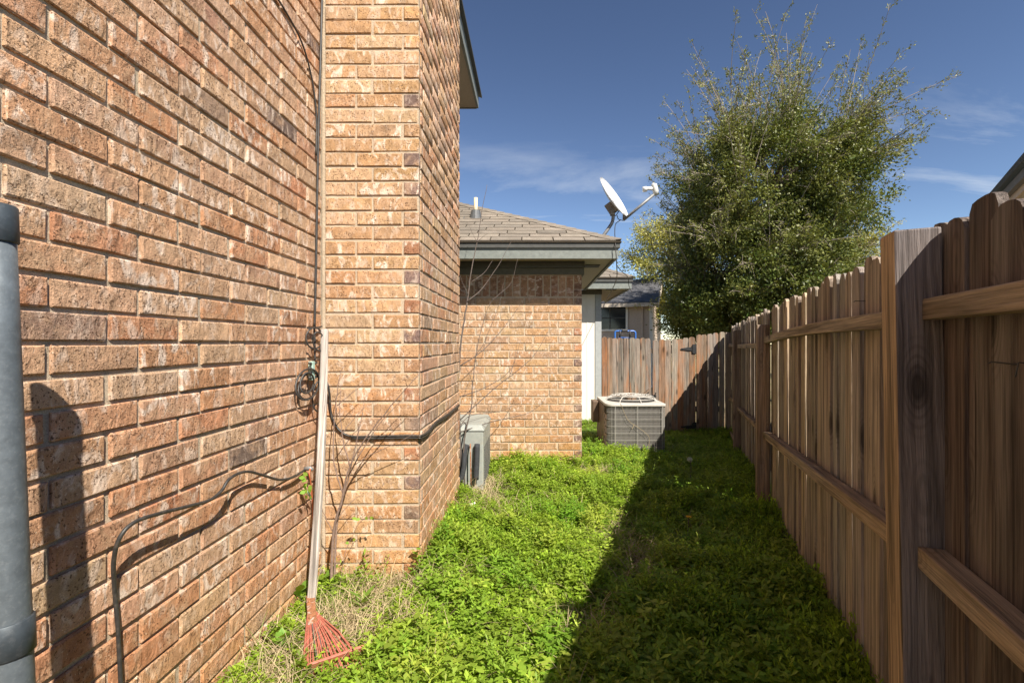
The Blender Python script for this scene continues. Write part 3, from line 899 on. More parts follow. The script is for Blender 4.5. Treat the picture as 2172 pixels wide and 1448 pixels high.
gf = gate(2.606, 3.06, lambda t: 0.13 + 0.055 * t, "narrow grey fixed picket panel in the far fence corner beside hinges", "fence_panel", "fence panel")
lt = MB(); lx = XG
lt.bx(lx - 0.03, lx + 0.06, GY - 0.03, GY - 0.014, CAMZ - 0.86, CAMZ - 0.82); lt.tube([(lx + 0.02, GY - 0.03, CAMZ - 0.86), (lx + 0.05, GY - 0.05, CAMZ - 0.78)], 0.008, 6)
lt.build("latch", M_BLACKIRON, gr_)
pb = plank("diagonal_block", P(1345, 852, GY - 0.03), P(1378, 826, GY - 0.03), 0.03, 0.035, (0, 1, 0), M_WOOD, gl, (0.14, 0.085, 0.05))

# ------------------------------------------------------------------ newer condenser by the gate
def rounded_rect(x0, x1, y0, y1, radii, n=6):
    pts = []
    cs = [((x0, y0), (1, 1), 180, radii[0]), ((x1, y0), (-1, 1), 270, radii[1]), ((x1, y1), (-1, -1), 0, radii[2]), ((x0, y1), (1, -1), 90, radii[3])]
    for (cx_, cy_), (sx, sy), a0_, rr in cs:
        for k in range(n + 1):
            a = R(a0_ + 90 * k / n)
            pts.append((cx_ + sx * rr + rr * math.cos(a), cy_ + sy * rr + rr * math.sin(a)))
    return pts
def prism(pts, z0, z1):
    n = len(pts)
    return [(p[0], p[1], z0) for p in pts] + [(p[0], p[1], z1) for p in pts], \
        [tuple(range(n - 1, -1, -1)), tuple(range(n, 2 * n))] + [(k, (k + 1) % n, n + (k + 1) % n, n + k) for k in range(n)]
AX0, AX1, AY0, AY1 = 0.855, 1.535, 5.46, 6.22
gA = gz(1.15, 5.8)
AZ1 = CAMZ - 0.70
ac = empty("air_conditioner", ((AX0 + AX1) / 2, (AY0 + AY1) / 2, gA), "large grey air conditioner condenser with wire grille in front of the gate", "condenser")
pr = rounded_rect(AX0 + 0.02, AX1 - 0.012, AY0 + 0.02, AY1 - 0.02, (0.07, 0.035, 0.05, 0.05))
m_ = MB(); V, Fc = prism(pr, gA + 0.02, AZ1 - 0.03); m_.add(V, Fc); m_.build("coil", M_COIL, ac)
m_ = MB(); V, Fc = prism(rounded_rect(AX0 - 0.01, AX1 + 0.01, AY0 - 0.01, AY1 + 0.01, (0.09, 0.03, 0.05, 0.02)), AZ1 - 0.03, AZ1); m_.add(V, Fc); top_ = m_.build("top_panel", M_ACTOP, ac, bevel=0.006)
m_ = MB(); V, Fc = prism(rounded_rect(AX0, AX1, AY0, AY1, (0.09, 0.03, 0.05, 0.02)), gA - 0.04, gA + 0.05); m_.add(V, Fc); m_.build("base_pan", M_ACGREY, ac)
# wire guard: vertical wires on the front and right side, horizontal hoops
outline = rounded_rect(AX0, AX1, AY0, AY1, (0.08, 0.03, 0.05, 0.05), 10)
def along(pts, closed=True):
    out = []; n = len(pts)
    for k in range(n if closed else n - 1):
        a = Vector((*pts[k], 0)); b_ = Vector((*pts[(k + 1) % n], 0)); L = (b_ - a).length
        out.append((a, b_, L))
    return out
wires = MB(); acc = 0.0
for a, b_, L in along(outline):
    s = acc
    while s < L:
        p = a + (b_ - a) * (s / max(L, 1e-6))
        if not (p.x < AX0 + 0.03 and p.y > AY0 + 0.06):
            wires.tube([(p.x, p.y, gA + 0.05), (p.x, p.y, AZ1 - 0.03)], 0.0017, 4, False)
        s += 0.0145
    acc = s - L
tag(wires.build("grille_wires", M_ACGREY, ac), kind="stuff")
nh = 6
for k in range(nh):
    z = gA + 0.09 + k * (AZ1 - 0.10 - gA - 0.09) / (nh - 1)
    h = MB(); h.tube([(p[0], p[1] - 0.002, z) for p in outline] + [(outline[0][0], outline[0][1], z)], 0.0024, 5, False); h.build("grille_hoop", M_ACGREY, ac)
for px_ in ((AX0 + AX1) / 2 + 0.02, AX0 + 0.10, AX1 - 0.035):
    s = MB(); s.bx(px_ - 0.0035, px_ + 0.0035, AY0 - 0.006, AY0 + 0.002, gA + 0.05, AZ1 - 0.031); s.build("grille_strap", M_ACGREY, ac)
# service panel on the left side, electrical cover at its rear
m_ = MB(); m_.bx(AX0 - 0.016, AX0 + 0.015, AY0 + 0.075, AY1 - 0.06, gA - 0.02, AZ1 - 0.032); m_.build("service_panel", M_ACDARK, ac)
m_ = MB(); m_.bx(AX0 - 0.09, AX0 - 0.017, AY1 - 0.24, AY1 - 0.02, AZ1 - 0.30, AZ1 - 0.034); m_.build("electrical_cover", M_ACDARK, ac, bevel=0.006)
# fan guard on top
fc = Vector(((AX0 + AX1) / 2 + 0.02, (AY0 + AY1) / 2, AZ1))
m_ = MB(); m_.tube([fc + Vector((0, 0, 0.001)), fc + Vector((0, 0, 0.008))], 0.29, 32); m_.build("fan_opening", M_SCREENDARK, ac)
for q, (rr, zz_) in enumerate(((0.29, 0.03), (0.24, 0.058), (0.19, 0.064), (0.14, 0.068), (0.08, 0.07))):
    m_ = MB(); m_.tube([fc + Vector((rr * math.cos(R(a)), rr * math.sin(R(a)), zz_)) for a in range(0, 361, 12)], 0.004, 5, False); m_.build("fan_guard_ring", M_ACTOP, ac)
for a in range(0, 360, 45):
    ca, sa = math.cos(R(a + 10)), math.sin(R(a + 10))
    m_ = MB(); m_.tube([fc + Vector((ca * q, sa * q, z)) for q, z in ((0.33, 0.0), (0.30, 0.028), (0.24, 0.060), (0.05, 0.070))], 0.005, 5); m_.build("fan_guard_spoke", M_ACTOP, ac)
m_ = MB(); m_.tube([fc + Vector((0, 0, 0.0085)), fc + Vector((0, 0, 0.045))], 0.07, 16); m_.build("fan_motor", M_ACDARK, ac)
# dry stalk lying against the grille
st = MB(); st.tube(spline([P(1316, 855, AY0 - 0.012), P(1332, 890, AY0 - 0.014), P(1352, 905, AY0 - 0.016), P(1376, 925, AY0 - 0.02), P(1376, 950, AY0 - 0.03)], 4), 0.0018, 5)
st.tube([P(1345, 900, AY0 - 0.016), P(1341, 909, AY0 - 0.03)], 0.003, 5)
st.tube([P(1376, 940, AY0 - 0.02), P(1376, 1010, AY0 - 0.05)], 0.0025, 5)
tag(st.build("dry_stalk", M_STRAW, None), "dry bent stalk leaning on the front grille of the condenser", "dry stalk")
at_ = bpy.data.objects["dry_stalk"].data.color_attributes.new("Col", 'FLOAT_COLOR', 'POINT')
at_.data.foreach_set("color", np.tile(np.array([0.36, 0.28, 0.16, 1], dtype=np.float32), len(bpy.data.objects["dry_stalk"].data.vertices)))

# ------------------------------------------------------------------ old condenser behind the chimney
BX0, BX1, BY0, BY1 = -1.02, -0.425, 4.06, 4.72
gB = gz(-0.7, 4.4); BZ1 = CAMZ - 0.705
old = empty("old_air_conditioner", ((BX0 + BX1) / 2, (BY0 + BY1) / 2, gB), "small pale grey-green louvred condenser half hidden behind the chimney corner", "condenser")
m_ = MB(); m_.bx(BX0, BX1, BY0, BY1, gB - 0.03, BZ1 - 0.05); m_.build("cabinet", M_ACOLD, old, bevel=0.012)
m_ = MB(); m_.add([(BX0 - 0.012, BY0 - 0.012, BZ1 - 0.05), (BX1 + 0.012, BY0 - 0.012, BZ1 - 0.05), (BX1 + 0.012, BY1 + 0.012, BZ1 - 0.05), (BX0 - 0.012, BY1 + 0.012, BZ1 - 0.05),
                   (BX0 + 0.02, BY0 + 0.02, BZ1), (BX1 - 0.02, BY0 + 0.02, BZ1), (BX1 - 0.02, BY1 - 0.02, BZ1), (BX0 + 0.02, BY1 - 0.02, BZ1)],
                  [(0, 3, 2, 1), (4, 5, 6, 7), (0, 1, 5, 4), (1, 2, 6, 5), (2, 3, 7, 6), (3, 0, 4, 7)])
m_.build("top_cover", M_ACOLD, old, bevel=0.01)
for k in range(15):
    z = BZ1 - 0.20 - k * 0.022
    for q, (xa, xb) in enumerate(((BX1 - 0.30, BX1 - 0.215), (BX1 - 0.42, BX1 - 0.33))):
        s = MB(); s.bx(xa, xb, BY0 - 0.004, BY0 + 0.004, z - 0.007, z); s.build("louvre_slot", M_SLOT, old)
    s = MB(); s.bx(BX1 - 0.004, BX1 + 0.004, BY0 + 0.06, BY1 - 0.06, z - 0.007, z); s.build("louvre_slot", M_SLOT, old)
m_ = MB(); m_.bx(BX1 - 0.30, BX1 - 0.20, BY0 - 0.005, BY0 + 0.002, BZ1 - 0.135, BZ1 - 0.12); m_.build("name_plate", M_SLOT, old)
for pts, rr in (([(-0.475, 4.03, -0.86), (-0.478, 4.025, -1.0), (-0.485, 4.02, -1.16)], 0.024), ([(-0.565, 4.035, -0.865), (-0.58, 4.01, -0.93), (-0.585, 3.995, -1.05), (-0.61, 3.985, -1.15), (-0.66, 3.98, -1.19)], 0.022)):
    m_ = MB(); m_.tube(spline([(a, b_, c + CAMZ) for a, b_, c in pts], 5), rr, 10); m_.build("insulated_pipe", M_FOAM, old, True)
m_ = MB(); m_.tube(spline([(-0.535, 4.04, CAMZ - 0.86), (-0.53, 4.01, CAMZ - 0.93), (-0.525, 4.0, CAMZ - 1.2)], 4), 0.006, 6); m_.build("copper_line", M_RUST, old, True)

# ------------------------------------------------------------------ satellite dish
DY = 5.30
dish = empty("satellite_dish", P(1264, 520, DY), "white satellite dish with grey mast on the roof corner", "satellite dish")
m_ = MB(); m_.tube(spline([P(1262, 528, DY), P(1276, 505, DY), P(1291, 484, DY), P(1299, 470, DY), P(1301, 452, DY), P(1301, 440, DY)], 5), 0.019, 12); m_.build("mast", M_DISHGREY, dish, True)
dc = P(1303, 417, DY)
nrm = Vector((0.74, -0.46, 0.49)).normalized()
maj = Vector((0.57, 0.0, -0.82)); maj = (maj - nrm * maj.dot(nrm)).normalized(); mnr = nrm.cross(maj)
V = []; Fc = []; NR, NA = 7, 32
def dish_pt(i, k, back):
    rr = i / NR; a = 2 * math.pi * k / NA
    p = dc + maj * (0.262 * rr * math.cos(a)) + mnr * (0.225 * rr * math.sin(a)) + nrm * (0.055 * (rr * rr - 1))
    return p - nrm * (0.006 if back else 0)
for back in (0, 1):
    for i in range(NR + 1):
        for k in range(NA): V.append(dish_pt(i, k, back))
off = (NR + 1) * NA
for i in range(NR):
    for k in range(NA):
        k2 = (k + 1) % NA
        q = (i * NA + k, i * NA + k2, (i + 1) * NA + k2, (i + 1) * NA + k)
        Fc.append(tuple(reversed(q))); Fc.append(tuple(x + off for x in q))
for k in range(NA):
    k2 = (k + 1) % NA
    Fc.append((NR * NA + k, NR * NA + k2, off + NR * NA + k2, off + NR * NA + k))
obj("reflector", mesh("reflector", V, Fc, True), M_DISH, dish)
bk = P(1303, 437, DY)
m_ = MB(); m_.box(bk - nrm * 0.035, (0.10, 0.085, 0.13), Matrix((nrm, mnr, maj)).transposed()); m_.box(P(1299, 446, DY), (0.045, 0.06, 0.12)); m_.build("bracket", M_DISHGREY, dish, bevel=0.004)
m_ = MB(); m_.tube([P(1301, 426, DY) , P(1296, 436, DY), P(1297, 450, DY), P(1306, 458, DY), P(1314, 446, DY)], 0.006, 6); m_.build("elevation_bolt", M_BLACKIRON, dish)
m_ = MB(); m_.tube([P(1322, 467, DY - 0.03), P(1388, 412, DY - 0.10)], 0.0155, 8); m_.box(P(1324, 459, DY - 0.02), (0.03, 0.03, 0.06)); m_.build("feed_arm", M_DISHGREY, dish, True)
lb = P(1386, 401, DY - 0.10)
m_ = MB(); m_.tube([P(1390, 414, DY - 0.10), P(1391, 407, DY - 0.10), P(1387, 393, DY - 0.10), P(1383, 390, DY - 0.1)], [0.018, 0.032, 0.034, 0.016], 12); m_.build("feed_body", M_LNB, dish, True)
m_ = MB(); m_.tube([P(1384, 400, DY - 0.10), P(1374, 400, DY - 0.095), P(1371, 401, DY - 0.09), P(1363, 402, DY - 0.085)], [0.022, 0.018, 0.030, 0.030], 14); m_.build("feed_horn", M_DISH, dish, True)
m_ = MB(); m_.tube(spline([P(1309, 457, DY), P(1312, 465, DY), P(1322, 468, DY - 0.02)], 5), 0.0045, 6)
m_.tube(spline([P(1316, 467, DY), P(1306, 475, DY - 0.02), P(1304, 492, DY - 0.2), P(1305, 511, 4.60), P(1306, 530, 4.54), P(1308, 562, 4.56), P(1308, 590, 4.8), P(1298, 615, 5.3), P(1284, 640, 6.2), P(1279, 652, 7.0), P(1274, 655, 7.42)], 6), 0.0045, 6)
m_.tube(spline([P(1308, 562, 4.56), P(1318, 575, 4.7), P(1332, 588, 5.2), P(1334, 606, 5.3), P(1341, 620, 5.3)], 5), 0.004, 6)
m_.build("cable", M_BLACK, dish, True)

# ------------------------------------------------------------------ conduit at the left edge of the frame
pipe = empty("steel_pipe", (-0.92, 0.826, gz(-0.93, 0.83)), "grey galvanised steel pipe at the left edge in front of brick wall", "pipe")
def pip(z): return Vector((-0.950 - (z - 0.25) * 0.042, 0.826, CAMZ + z))
m_ = MB(); m_.tube([pip(-1.35), pip(-0.6), pip(0.0), pip(0.235)], 0.0300, 28); m_.build("shaft", M_GALV, pipe, True)
m_ = MB(); m_.tube([pip(0.176), pip(0.178), pip(0.240), pip(0.2425)], [0.0315, 0.0335, 0.0335, 0.031], 28); m_.build("top_coupling", M_COUPLING, pipe, True)
m_ = MB(); m_.tube([pip(-0.545), pip(-0.543), pip(-0.485), pip(-0.483)], [0.031, 0.0335, 0.0335, 0.031], 28); m_.build("coupling", M_COUPLING, pipe, True)

# ------------------------------------------------------------------ cables on the walls
def wall_y(px): return XW * F / (px - CX)
def on_wall(px, py, off=0.008):
    """point at a given stand-off from the house wall, from its photo pixel"""
    Y = (XW + off) * F / (px - CX)
    return P(px, py, Y)
c1 = MB()
c1.tube(spline([on_wall(684, -60), on_wall(683, 0), on_wall(680, 120), on_wall(676, 260), on_wall(673, 400), on_wall(671, 520), on_wall(669, 620), on_wall(667, 695)], 5), 0.0062, 7)
o = c1.build("coaxial_cable", M_BLACK, None, True)
tag(o, "black cable running straight down the wall corner above the rake", "cable")
c1 = MB(); c1.tube(spline([on_wall(500, -110), on_wall(560, -40), on_wall(600, 15), on_wall(640, 90), on_wall(660, 160), on_wall(668, 210), on_wall(672, 262), on_wall(670, 330)], 5), 0.0045, 6)
tag(c1.build("coaxial_cable", M_BLACK, None, True), "thin black cable slanting down from upper left to join the corner cable", "cable")
for zc in (330, 460, 580):
    pass
# coiled cable with grounding block
coil = empty("cable_loop_block", on_wall(660, 785), "tangle of black cable loops around a mint green grounding block", "cable block")
def loop(cx_, cy_, rx, ry_, n=28, off=0.022, wob=0.01, a0=0, a1=360, tilt=0):
    pts = []
    for k in range(n + 1):
        a = R(a0 + (a1 - a0) * k / n)
        x_ = rx * math.cos(a); y_ = ry_ * math.sin(a)
        xx_ = x_ * math.cos(R(tilt)) - y_ * math.sin(R(tilt)); yy_ = x_ * math.sin(R(tilt)) + y_ * math.cos(R(tilt))
        pts.append(on_wall(cx_ + xx_, cy_ + yy_, off + wob * math.sin(a * 1.5)))
    return pts
for nm, args, kw, rad in (("cable_loop", (667, 717, 18, 22), dict(off=0.02), 0.0045), ("cable_loop", (676, 724, 12, 20), dict(off=0.035, tilt=-10), 0.004),
                     ("cable_loop", (652, 815, 24, 34), dict(off=0.03, tilt=18), 0.0048), ("cable_loop", (651, 812, 14, 22), dict(off=0.04, tilt=12), 0.0045),
                     ("cable_loop", (655, 818, 20, 30), dict(off=0.022, tilt=25), 0.0045), ("cable_loop", (676, 840, 13, 32), dict(off=0.028, tilt=4), 0.0042)):
    m_ = MB(); m_.tube(loop(*args, **kw), rad, 6, False); m_.build(nm, M_BLACK, coil, True)
m_ = MB(); m_.tube(spline([on_wall(667, 693, 0.012), on_wall(668, 735, 0.015), on_wall(668, 765, 0.02)], 4), 0.0045, 6); m_.build("cable_drop", M_BLACK, coil, True)
m_ = MB(); m_.tube([on_wall(652, 696, 0.012), on_wall(668, 696, 0.02), on_wall(683, 692, 0.012)], 0.004, 6)
m_.build("cable_clip", M_BLACKIRON, coil)
bl = on_wall(661, 786, 0.022)
m_ = MB(); m_.box(bl, (0.022, 0.028, 0.095)); m_.build("grounding_block", M_MINT, coil, bevel=0.003)
for k in range(4):
    a = bl + Vector((0.004, -0.015, 0.036 - k * 0.024))
    m_ = MB(); m_.tube([a, a + Vector((0.004, -0.022, 0.003)), a + Vector((0.004, -0.030, 0.003))], [0.0065, 0.0075, 0.005], 8); m_.build("connector", M_BLACK, coil, True)
    a = bl + Vector((0.004, 0.015, 0.036 - k * 0.024)) 
    if k in (0, 3):
        m_ = MB(); m_.tube([a, a + Vector((0.004, 0.022, 0.003))], [0.0065, 0.0065], 8); m_.build("connector", M_BLACK, coil, True)
# cable over the chimney
YF = YC0 - 0.009
def on_side(px, py, off=0.009):
    return P(px, py, (XC + off) * F / (px - CX))
c1 = MB()
path = [P(690, 802, 2.50), P(698, 830, 2.515), P(701, 870, YF), P(708, 895, YF), P(722, 914, YF), P(745, 925, YF), P(800, 925, YF), P(850, 924, YF), P(884, 924, YF), Vector((XC + 0.008, YC0 + 0.0, P(890, 924, YC0).z)), on_side(908, 915), on_side(925, 895), on_side(950, 878), on_side(974, 858)]
c1.tube(spline(path, 6), 0.0062, 7)
c1.tube(spline([p + Vector((0, -0.001, -0.0115)) for p in path[5:]], 6), 0.0048, 6)
tag(c1.build("coaxial_cable", M_BLACK, None, True), "pair of black cables drooping then crossing the chimney front horizontally", "cable")
# lower cable standing off the wall
c1 = MB()
pts = [(262, 1560, .012), (256, 1448, .012), (250, 1330, .012), (243, 1250, .014), (241, 1190, .03), (254, 1140, .05), (285, 1107, .058), (340, 1088, .058), (400, 1073, .055), (445, 1060, .05), (470, 1040, .045), (484, 1018, .045), (505, 1004, .04), (530, 1000, .035), (560, 1008, .03), (595, 1017, .025), (625, 1010, .02), (645, 997, .012)]
c1.tube(spline([on_wall(*q) for q in pts], 6), 0.0056, 7)
tag(c1.build("loose_cable", M_BLACK, None, True), "loose black cable snaking low across the brick wall left of the rake", "cable")
for (px, py) in ((248, 1252), (530, 1003)):
    pass
sp = empty("wall_spigot", on_wall(648, 995), "small grey fitting on the wall where the low cable ends", "fitting")
q = on_wall(646, 994, 0.0)
m_ = MB(); m_.tube([q, q + Vector((0.03, 0, 0.004)), q + Vector((0.042, 0.0, -0.006))], [0.010, 0.011, 0.008], 8); m_.build("body", M_DISHGREY, sp, True)
m_ = MB(); m_.tube(spline([q + Vector((0.03, 0.005, 0.012)), on_wall(656, 1005, 0.035), on_wall(660, 1030, 0.03), on_wall(664, 1090, 0.02), on_wall(672, 1250, 0.02)], 4), 0.003, 5); m_.build("orange_wire", M_ORANGEWIRE, sp, True)
m_ = MB(); m_.tube(spline([on_wall(651, 1040, 0.03), on_wall(657, 1050, 0.035), on_wall(661, 1058, 0.03), on_wall(655, 1048, 0.03)], 4), 0.004, 5); m_.build("green_tie", M_MINT, sp, True)

# ------------------------------------------------------------------ rake
HT = P(689, 698, 2.47); HB = P(660, 1278, 2.16)
HB.z = max(HB.z, gz(HB.x, HB.y) + 0.06)
rake = empty("leaf_rake", (HB.x, HB.y, gz(HB.x, HB.y)), "red leaf rake with a pale wooden handle leaning upright in the wall corner", "rake")
plank("handle", HB, HT, 0.036, 0.026, (1, 0, 0), M_HANDLE, rake, (0.50, 0.44, 0.385), 0.008, bow=lambda t: (0.012 * math.sin(math.pi * t), 0.0))
ax = (HB - HT).normalized()
fe = P(664, 1368 - 40, 2.02)
FE0 = HB + Vector((0, -0.004, 0.012)); FE1 = P(663, 1330, 1.98)
FE1.z = gz(FE1.x, FE1.y) + 0.085
plank("ferrule", FE0 - (FE1 - FE0).normalized() * 0.03, FE1, 0.036, 0.030, (1, 0, 0), M_RUST, rake, (1, 1, 1), 0.004)
for q in (0.1, 0.75):
    a = FE0.lerp(FE1, q) + Vector((0, -0.012, 0.014)); m_ = MB(); m_.tube([a, a + Vector((0, -0.004, 0.005))], 0.007, 8); m_.build("rivet", M_RUST, rake, True)
hub = FE0.lerp(FE1, 0.5)
left_end = P(632, 1432, 1.70); right_end = P(772, 1420, 1.70)
NTN = 30
gk = lambda p, h: Vector((p.x, p.y, gz(p.x, p.y) + h))
Lp = gk(P(640, 1405, 1.78), 0.045); Rp = gk(P(786, 1395, 1.80), 0.05)
for k in range(NTN):
    t = k / (NTN - 1)
    end = Lp.lerp(Rp, t) + Vector((0, -0.06 * math.sin(math.pi * t), 0))
    st_ = hub + Vector(((t - .5) * 0.034, 0, 0.006 + 0.003 * (k % 2)))
    mid = st_.lerp(end, 0.5) + Vector((0, 0, 0.018)); m3 = st_.lerp(end, 0.9) + Vector((0, 0, 0.014))
    tip = end + Vector((0, 0.0, -0.05)) + (end - st_).normalized() * 0.012
    jit = Vector((rf.uniform(-.013, .013), rf.uniform(-.01, .01), rf.uniform(-.006, .01)))
    m_ = MB(); m_.tube([st_, mid + jit, m3 + jit, end + jit, tip], 0.0026, 5); m_.build("tine", M_RAKE_RED if k not in (9, 11) else M_STEEL, rake)
b0 = gk(P(655, 1430, 1.735), 0.085); b1 = gk(P(772, 1362, 1.86), 0.085)
plank("spreader_bar", b0, b1, 0.026, 0.010, (0, -0.6, 1), M_RAKE_RED, rake, (1, 1, 1), 0.002)
m_ = MB(); m_.tube(spline([FE1 + Vector((0.0, 0, 0.012)), P(672, 1365, 1.93) * 1, P(664, 1400, 1.84), P(662, 1425, 1.80)], 5), 0.003, 5)
m_.tube(spline([FE1 + Vector((0.008, 0, 0.012)), P(690, 1365, 1.93), P(715, 1382, 1.9), P(722, 1395, 1.88)], 5), 0.003, 5); m_.build("spring_wire", M_STEEL, rake, True)

# ------------------------------------------------------------------ saplings
def sapling(name, label, stems, base, mat):
    e = empty(name, base, label, "sapling")
    for k, (pts, r0, r1_) in enumerate(stems):
        s = spline(pts, 4); n = len(s)
        s = [s[i] + (Vector((rf.uniform(-.003, .003), rf.uniform(-.003, .003), 0)) if 0 < i < n - 1 else Vector()) for i in range(n)]
        m_ = MB(); m_.tube(s, [1.3 * (r0 + (r1_ - r0) * i / (n - 1)) for i in range(n)], 6); m_.build("stem" if k == 0 else "branch", mat, e, True)
    return e
def PY(lst, y0, y1=None):
    y1 = y0 if y1 is None else y1; n = len(lst)
    return [P(a, b_, y0 + (y1 - y0) * i / max(1, n - 1)) for i, (a, b_) in enumerate(lst)]
sb = P(702, 1250, 2.42); sb.z = gz(sb.x, sb.y)
sapling("bare_sapling", "thin bare reddish sapling growing in the corner between rake and chimney", [
    ([sb] + PY([(708, 1130), (728, 1050), (742, 990), (775, 930), (830, 860), (892, 790)], 2.42, 2.36), 0.0065, 0.0012),
    ([sb + Vector((0.012, 0.01, 0))] + PY([(714, 1120), (733, 1035), (752, 985), (800, 905), (862, 838)], 2.45, 2.46), 0.005, 0.001),
    (PY([(729, 1050), (712, 1000), (707, 920), (714, 850), (722, 790), (734, 774)], 2.42, 2.44), 0.003, 0.001),
    (PY([(742, 990), (728, 935), (721, 880), (722, 820)], 2.42, 2.45), 0.003, 0.001),
    (PY([(742, 990), (756, 940), (766, 890), (772, 850)], 2.42, 2.44), 0.0025, 0.0008),
    (PY([(720, 925), (745, 895), (775, 862)], 2.44, 2.47), 0.002, 0.0008),
    (PY([(715, 860), (745, 835), (772, 815)], 2.44, 2.47), 0.002, 0.0008),
    (PY([(708, 1130), (690, 1095), (678, 1060), (674, 1030)], 2.42, 2.40), 0.002, 0.0008),
    (PY([(716, 1100), (730, 1080), (752, 1058), (768, 1050)], 2.43, 2.46), 0.0018, 0.0008),
    (PY([(752, 985), (790, 962), (850, 935), (888, 912)], 2.45, 2.44), 0.002, 0.0008),
], sb, M_TWIG)
sb2 = P(984, 1050, 4.0); sb2 = Vector((-0.60, 4.02, gz(-0.6, 4.02)))
sapling("bare_sapling", "tall bare grey sapling by the old condenser, branches crossing the wing", [
    ([sb2] + PY([(976, 940), (972, 830), (977, 732), (985, 678), (993, 624), (1001, 566), (1012, 513), (1022, 450), (1033, 392)], 4.02, 4.2), 0.009, 0.0013),
    ([sb2 + Vector((0.02, 0, 0))] + PY([(985, 935), (999, 869), (1003, 811), (1010, 753), (1026, 678), (1043, 637)], 4.0, 4.3), 0.006, 0.0012),
    (PY([(991, 640), (1022, 612), (1055, 566), (1084, 513)], 4.1, 4.2), 0.0042, 0.001),
    (PY([(997, 600), (1026, 579), (1045, 552)], 4.12, 4.2), 0.003, 0.001),
    (PY([(975, 776), (1022, 745), (1068, 695), (1103, 647)], 4.05, 4.3), 0.004, 0.001),
    (PY([(1043, 637), (1058, 625), (1085, 598), (1099, 546)], 4.3, 4.35), 0.003, 0.001),
    (PY([(974, 892), (1043, 828), (1126, 761), (1167, 695)], 4.05, 4.5), 0.0045, 0.001),
    (PY([(974, 917), (1043, 894), (1126, 873), (1167, 832)], 4.0, 4.5), 0.0042, 0.001),
    (PY([(974, 842), (1035, 819), (1084, 782), (1105, 720)], 4.05, 4.4), 0.0035, 0.001),
    (PY([(974, 905), (1000, 880), (1060, 872), (1110, 850)], 4.0, 4.4), 0.003, 0.001),
    (PY([(985, 678), (976, 650), (974, 630)], 4.1, 4.1), 0.002, 0.001),
    (PY([(993, 624), (984, 606), (976, 585)], 4.1, 4.1), 0.002, 0.001),
    (PY([(1012, 513), (1002, 495), (995, 478)], 4.15, 4.15), 0.0018, 0.0008),
    (PY([(1012, 513), (1024, 503), (1036, 494)], 4.15, 4.15), 0.0018, 0.0008),
    (PY([(1003, 811), (993, 790), (984, 770)], 4.1, 4.1), 0.002, 0.001),
    (PY([(1010, 753), (1030, 720), (1060, 640), (1068, 600)], 4.2, 4.4), 0.0025, 0.0008),
    (PY([(1080, 800), (1092, 760), (1098, 715)], 4.3, 4.4), 0.002, 0.0008),
], sb2, M_TWIGGREY)

# ------------------------------------------------------------------ small leafy things (a leaf mesh with colour attribute)
def leaves_mesh(name, items):
    """items: (position, direction, up, length, width, colour)"""
    V = []; Q = []; C = []
    for p, d, up, L, w, c in items:
        p = Vector(p); d = Vector(d).normalized(); s = d.cross(Vector(up))
        s = s.normalized() if s.length > 1e-5 else d.orthogonal().normalized()
        n = s.cross(d)
        k = len(V)
        V += [p, p + d * L * 0.35 + s * w * 0.5 + n * w * 0.12, p + d * L, p + d * L * 0.35 - s * w * 0.5 + n * w * 0.12, p + d * L * 0.7 + s * w * 0.38 + n * w * .08, p + d * L * 0.7 - s * w * 0.38 + n * w * .08, p + d * L * 0.5]
        Q += [(k, k + 1, k + 6, k + 3), (k + 6, k + 1, k + 4, k + 2), (k + 6, k + 2, k + 5, k + 3)]
        C += [c] * 7
    return np_mesh(name, np.array([tuple(v) for v in V]), np.array(Q), np.array(C))
def gcol(r, base=(0.16, 0.30, 0.035), j=0.25):
    k = 1 + r.uniform(-j, j)
    return (base[0] * k * r.uniform(.85, 1.2), base[1] * k, base[2] * k)
rl = random.Random(77)
def rosette(px, py, label, n=9, L=0.075, W_=0.035, h=0.03):
    p = P(px, py, 2.0)
    # foot on the ground along the pixel's ray
    Y = 1.2
    while Y < 9 and P(px, py, Y).z > gz(P(px, py, Y).x, Y) + 0.0: Y += 0.01
    b_ = P(px, py, Y); b_.z = gz(b_.x, b_.y)
    its = []
    for k in range(n):
        a = k * 2.4 + rl.random(); t = rl.uniform(0.25, 0.9)
        d = Vector((math.cos(a), math.sin(a), t * 1.3))
        its.append((b_ + Vector((0, 0, rl.uniform(0.01, h + 0.03))), d, (0, 0, 1), L * rl.uniform(0.7, 1.2), W_ * rl.uniform(.8, 1.2), gcol(rl, (0.21, 0.36, 0.05))))
    tag(obj("broadleaf_weed", leaves_mesh("broadleaf_weed", its), M_LEAF), label, "weed", "broadleaf weeds by the wall")
rosette(636, 1290, "bright broadleaf weed against the brick wall left of the rake ferrule", 9, 0.10, 0.05, 0.05)
rosette(688, 1262, "bright broadleaf weed just right of the rake handle foot", 8, 0.08, 0.035, 0.06)
rosette(598, 1392, "low leafy weed left of the red rake tines", 12, 0.05, 0.035, 0.05)
rosette(562, 1345, "small leafy weed at the foot of the brick wall, farthest left", 8, 0.05, 0.025, 0.03)
rosette(770, 1300, "long-leaved weed in dry grass in front of the chimney", 8, 0.09, 0.022, 0.04)
# green creeper leaves by the spigot
its = []
for k in range(12):
    p = on_wall(652 + rl.uniform(-6, 6), 1008 + k * 4.2, 0.04 + rl.uniform(0, 0.03))
    its.append((p, (rl.uniform(-1, 1), rl.uniform(-1, 0.3), rl.uniform(-.6, .6)), (0, -1, 0.3), 0.028, 0.02, gcol(rl, (0.22, 0.38, 0.05))))
tag(obj("creeper_leaves", leaves_mesh("creeper_leaves", its), M_LEAF), "little green creeper hanging below the wall fitting beside the rake handle", "creeper")
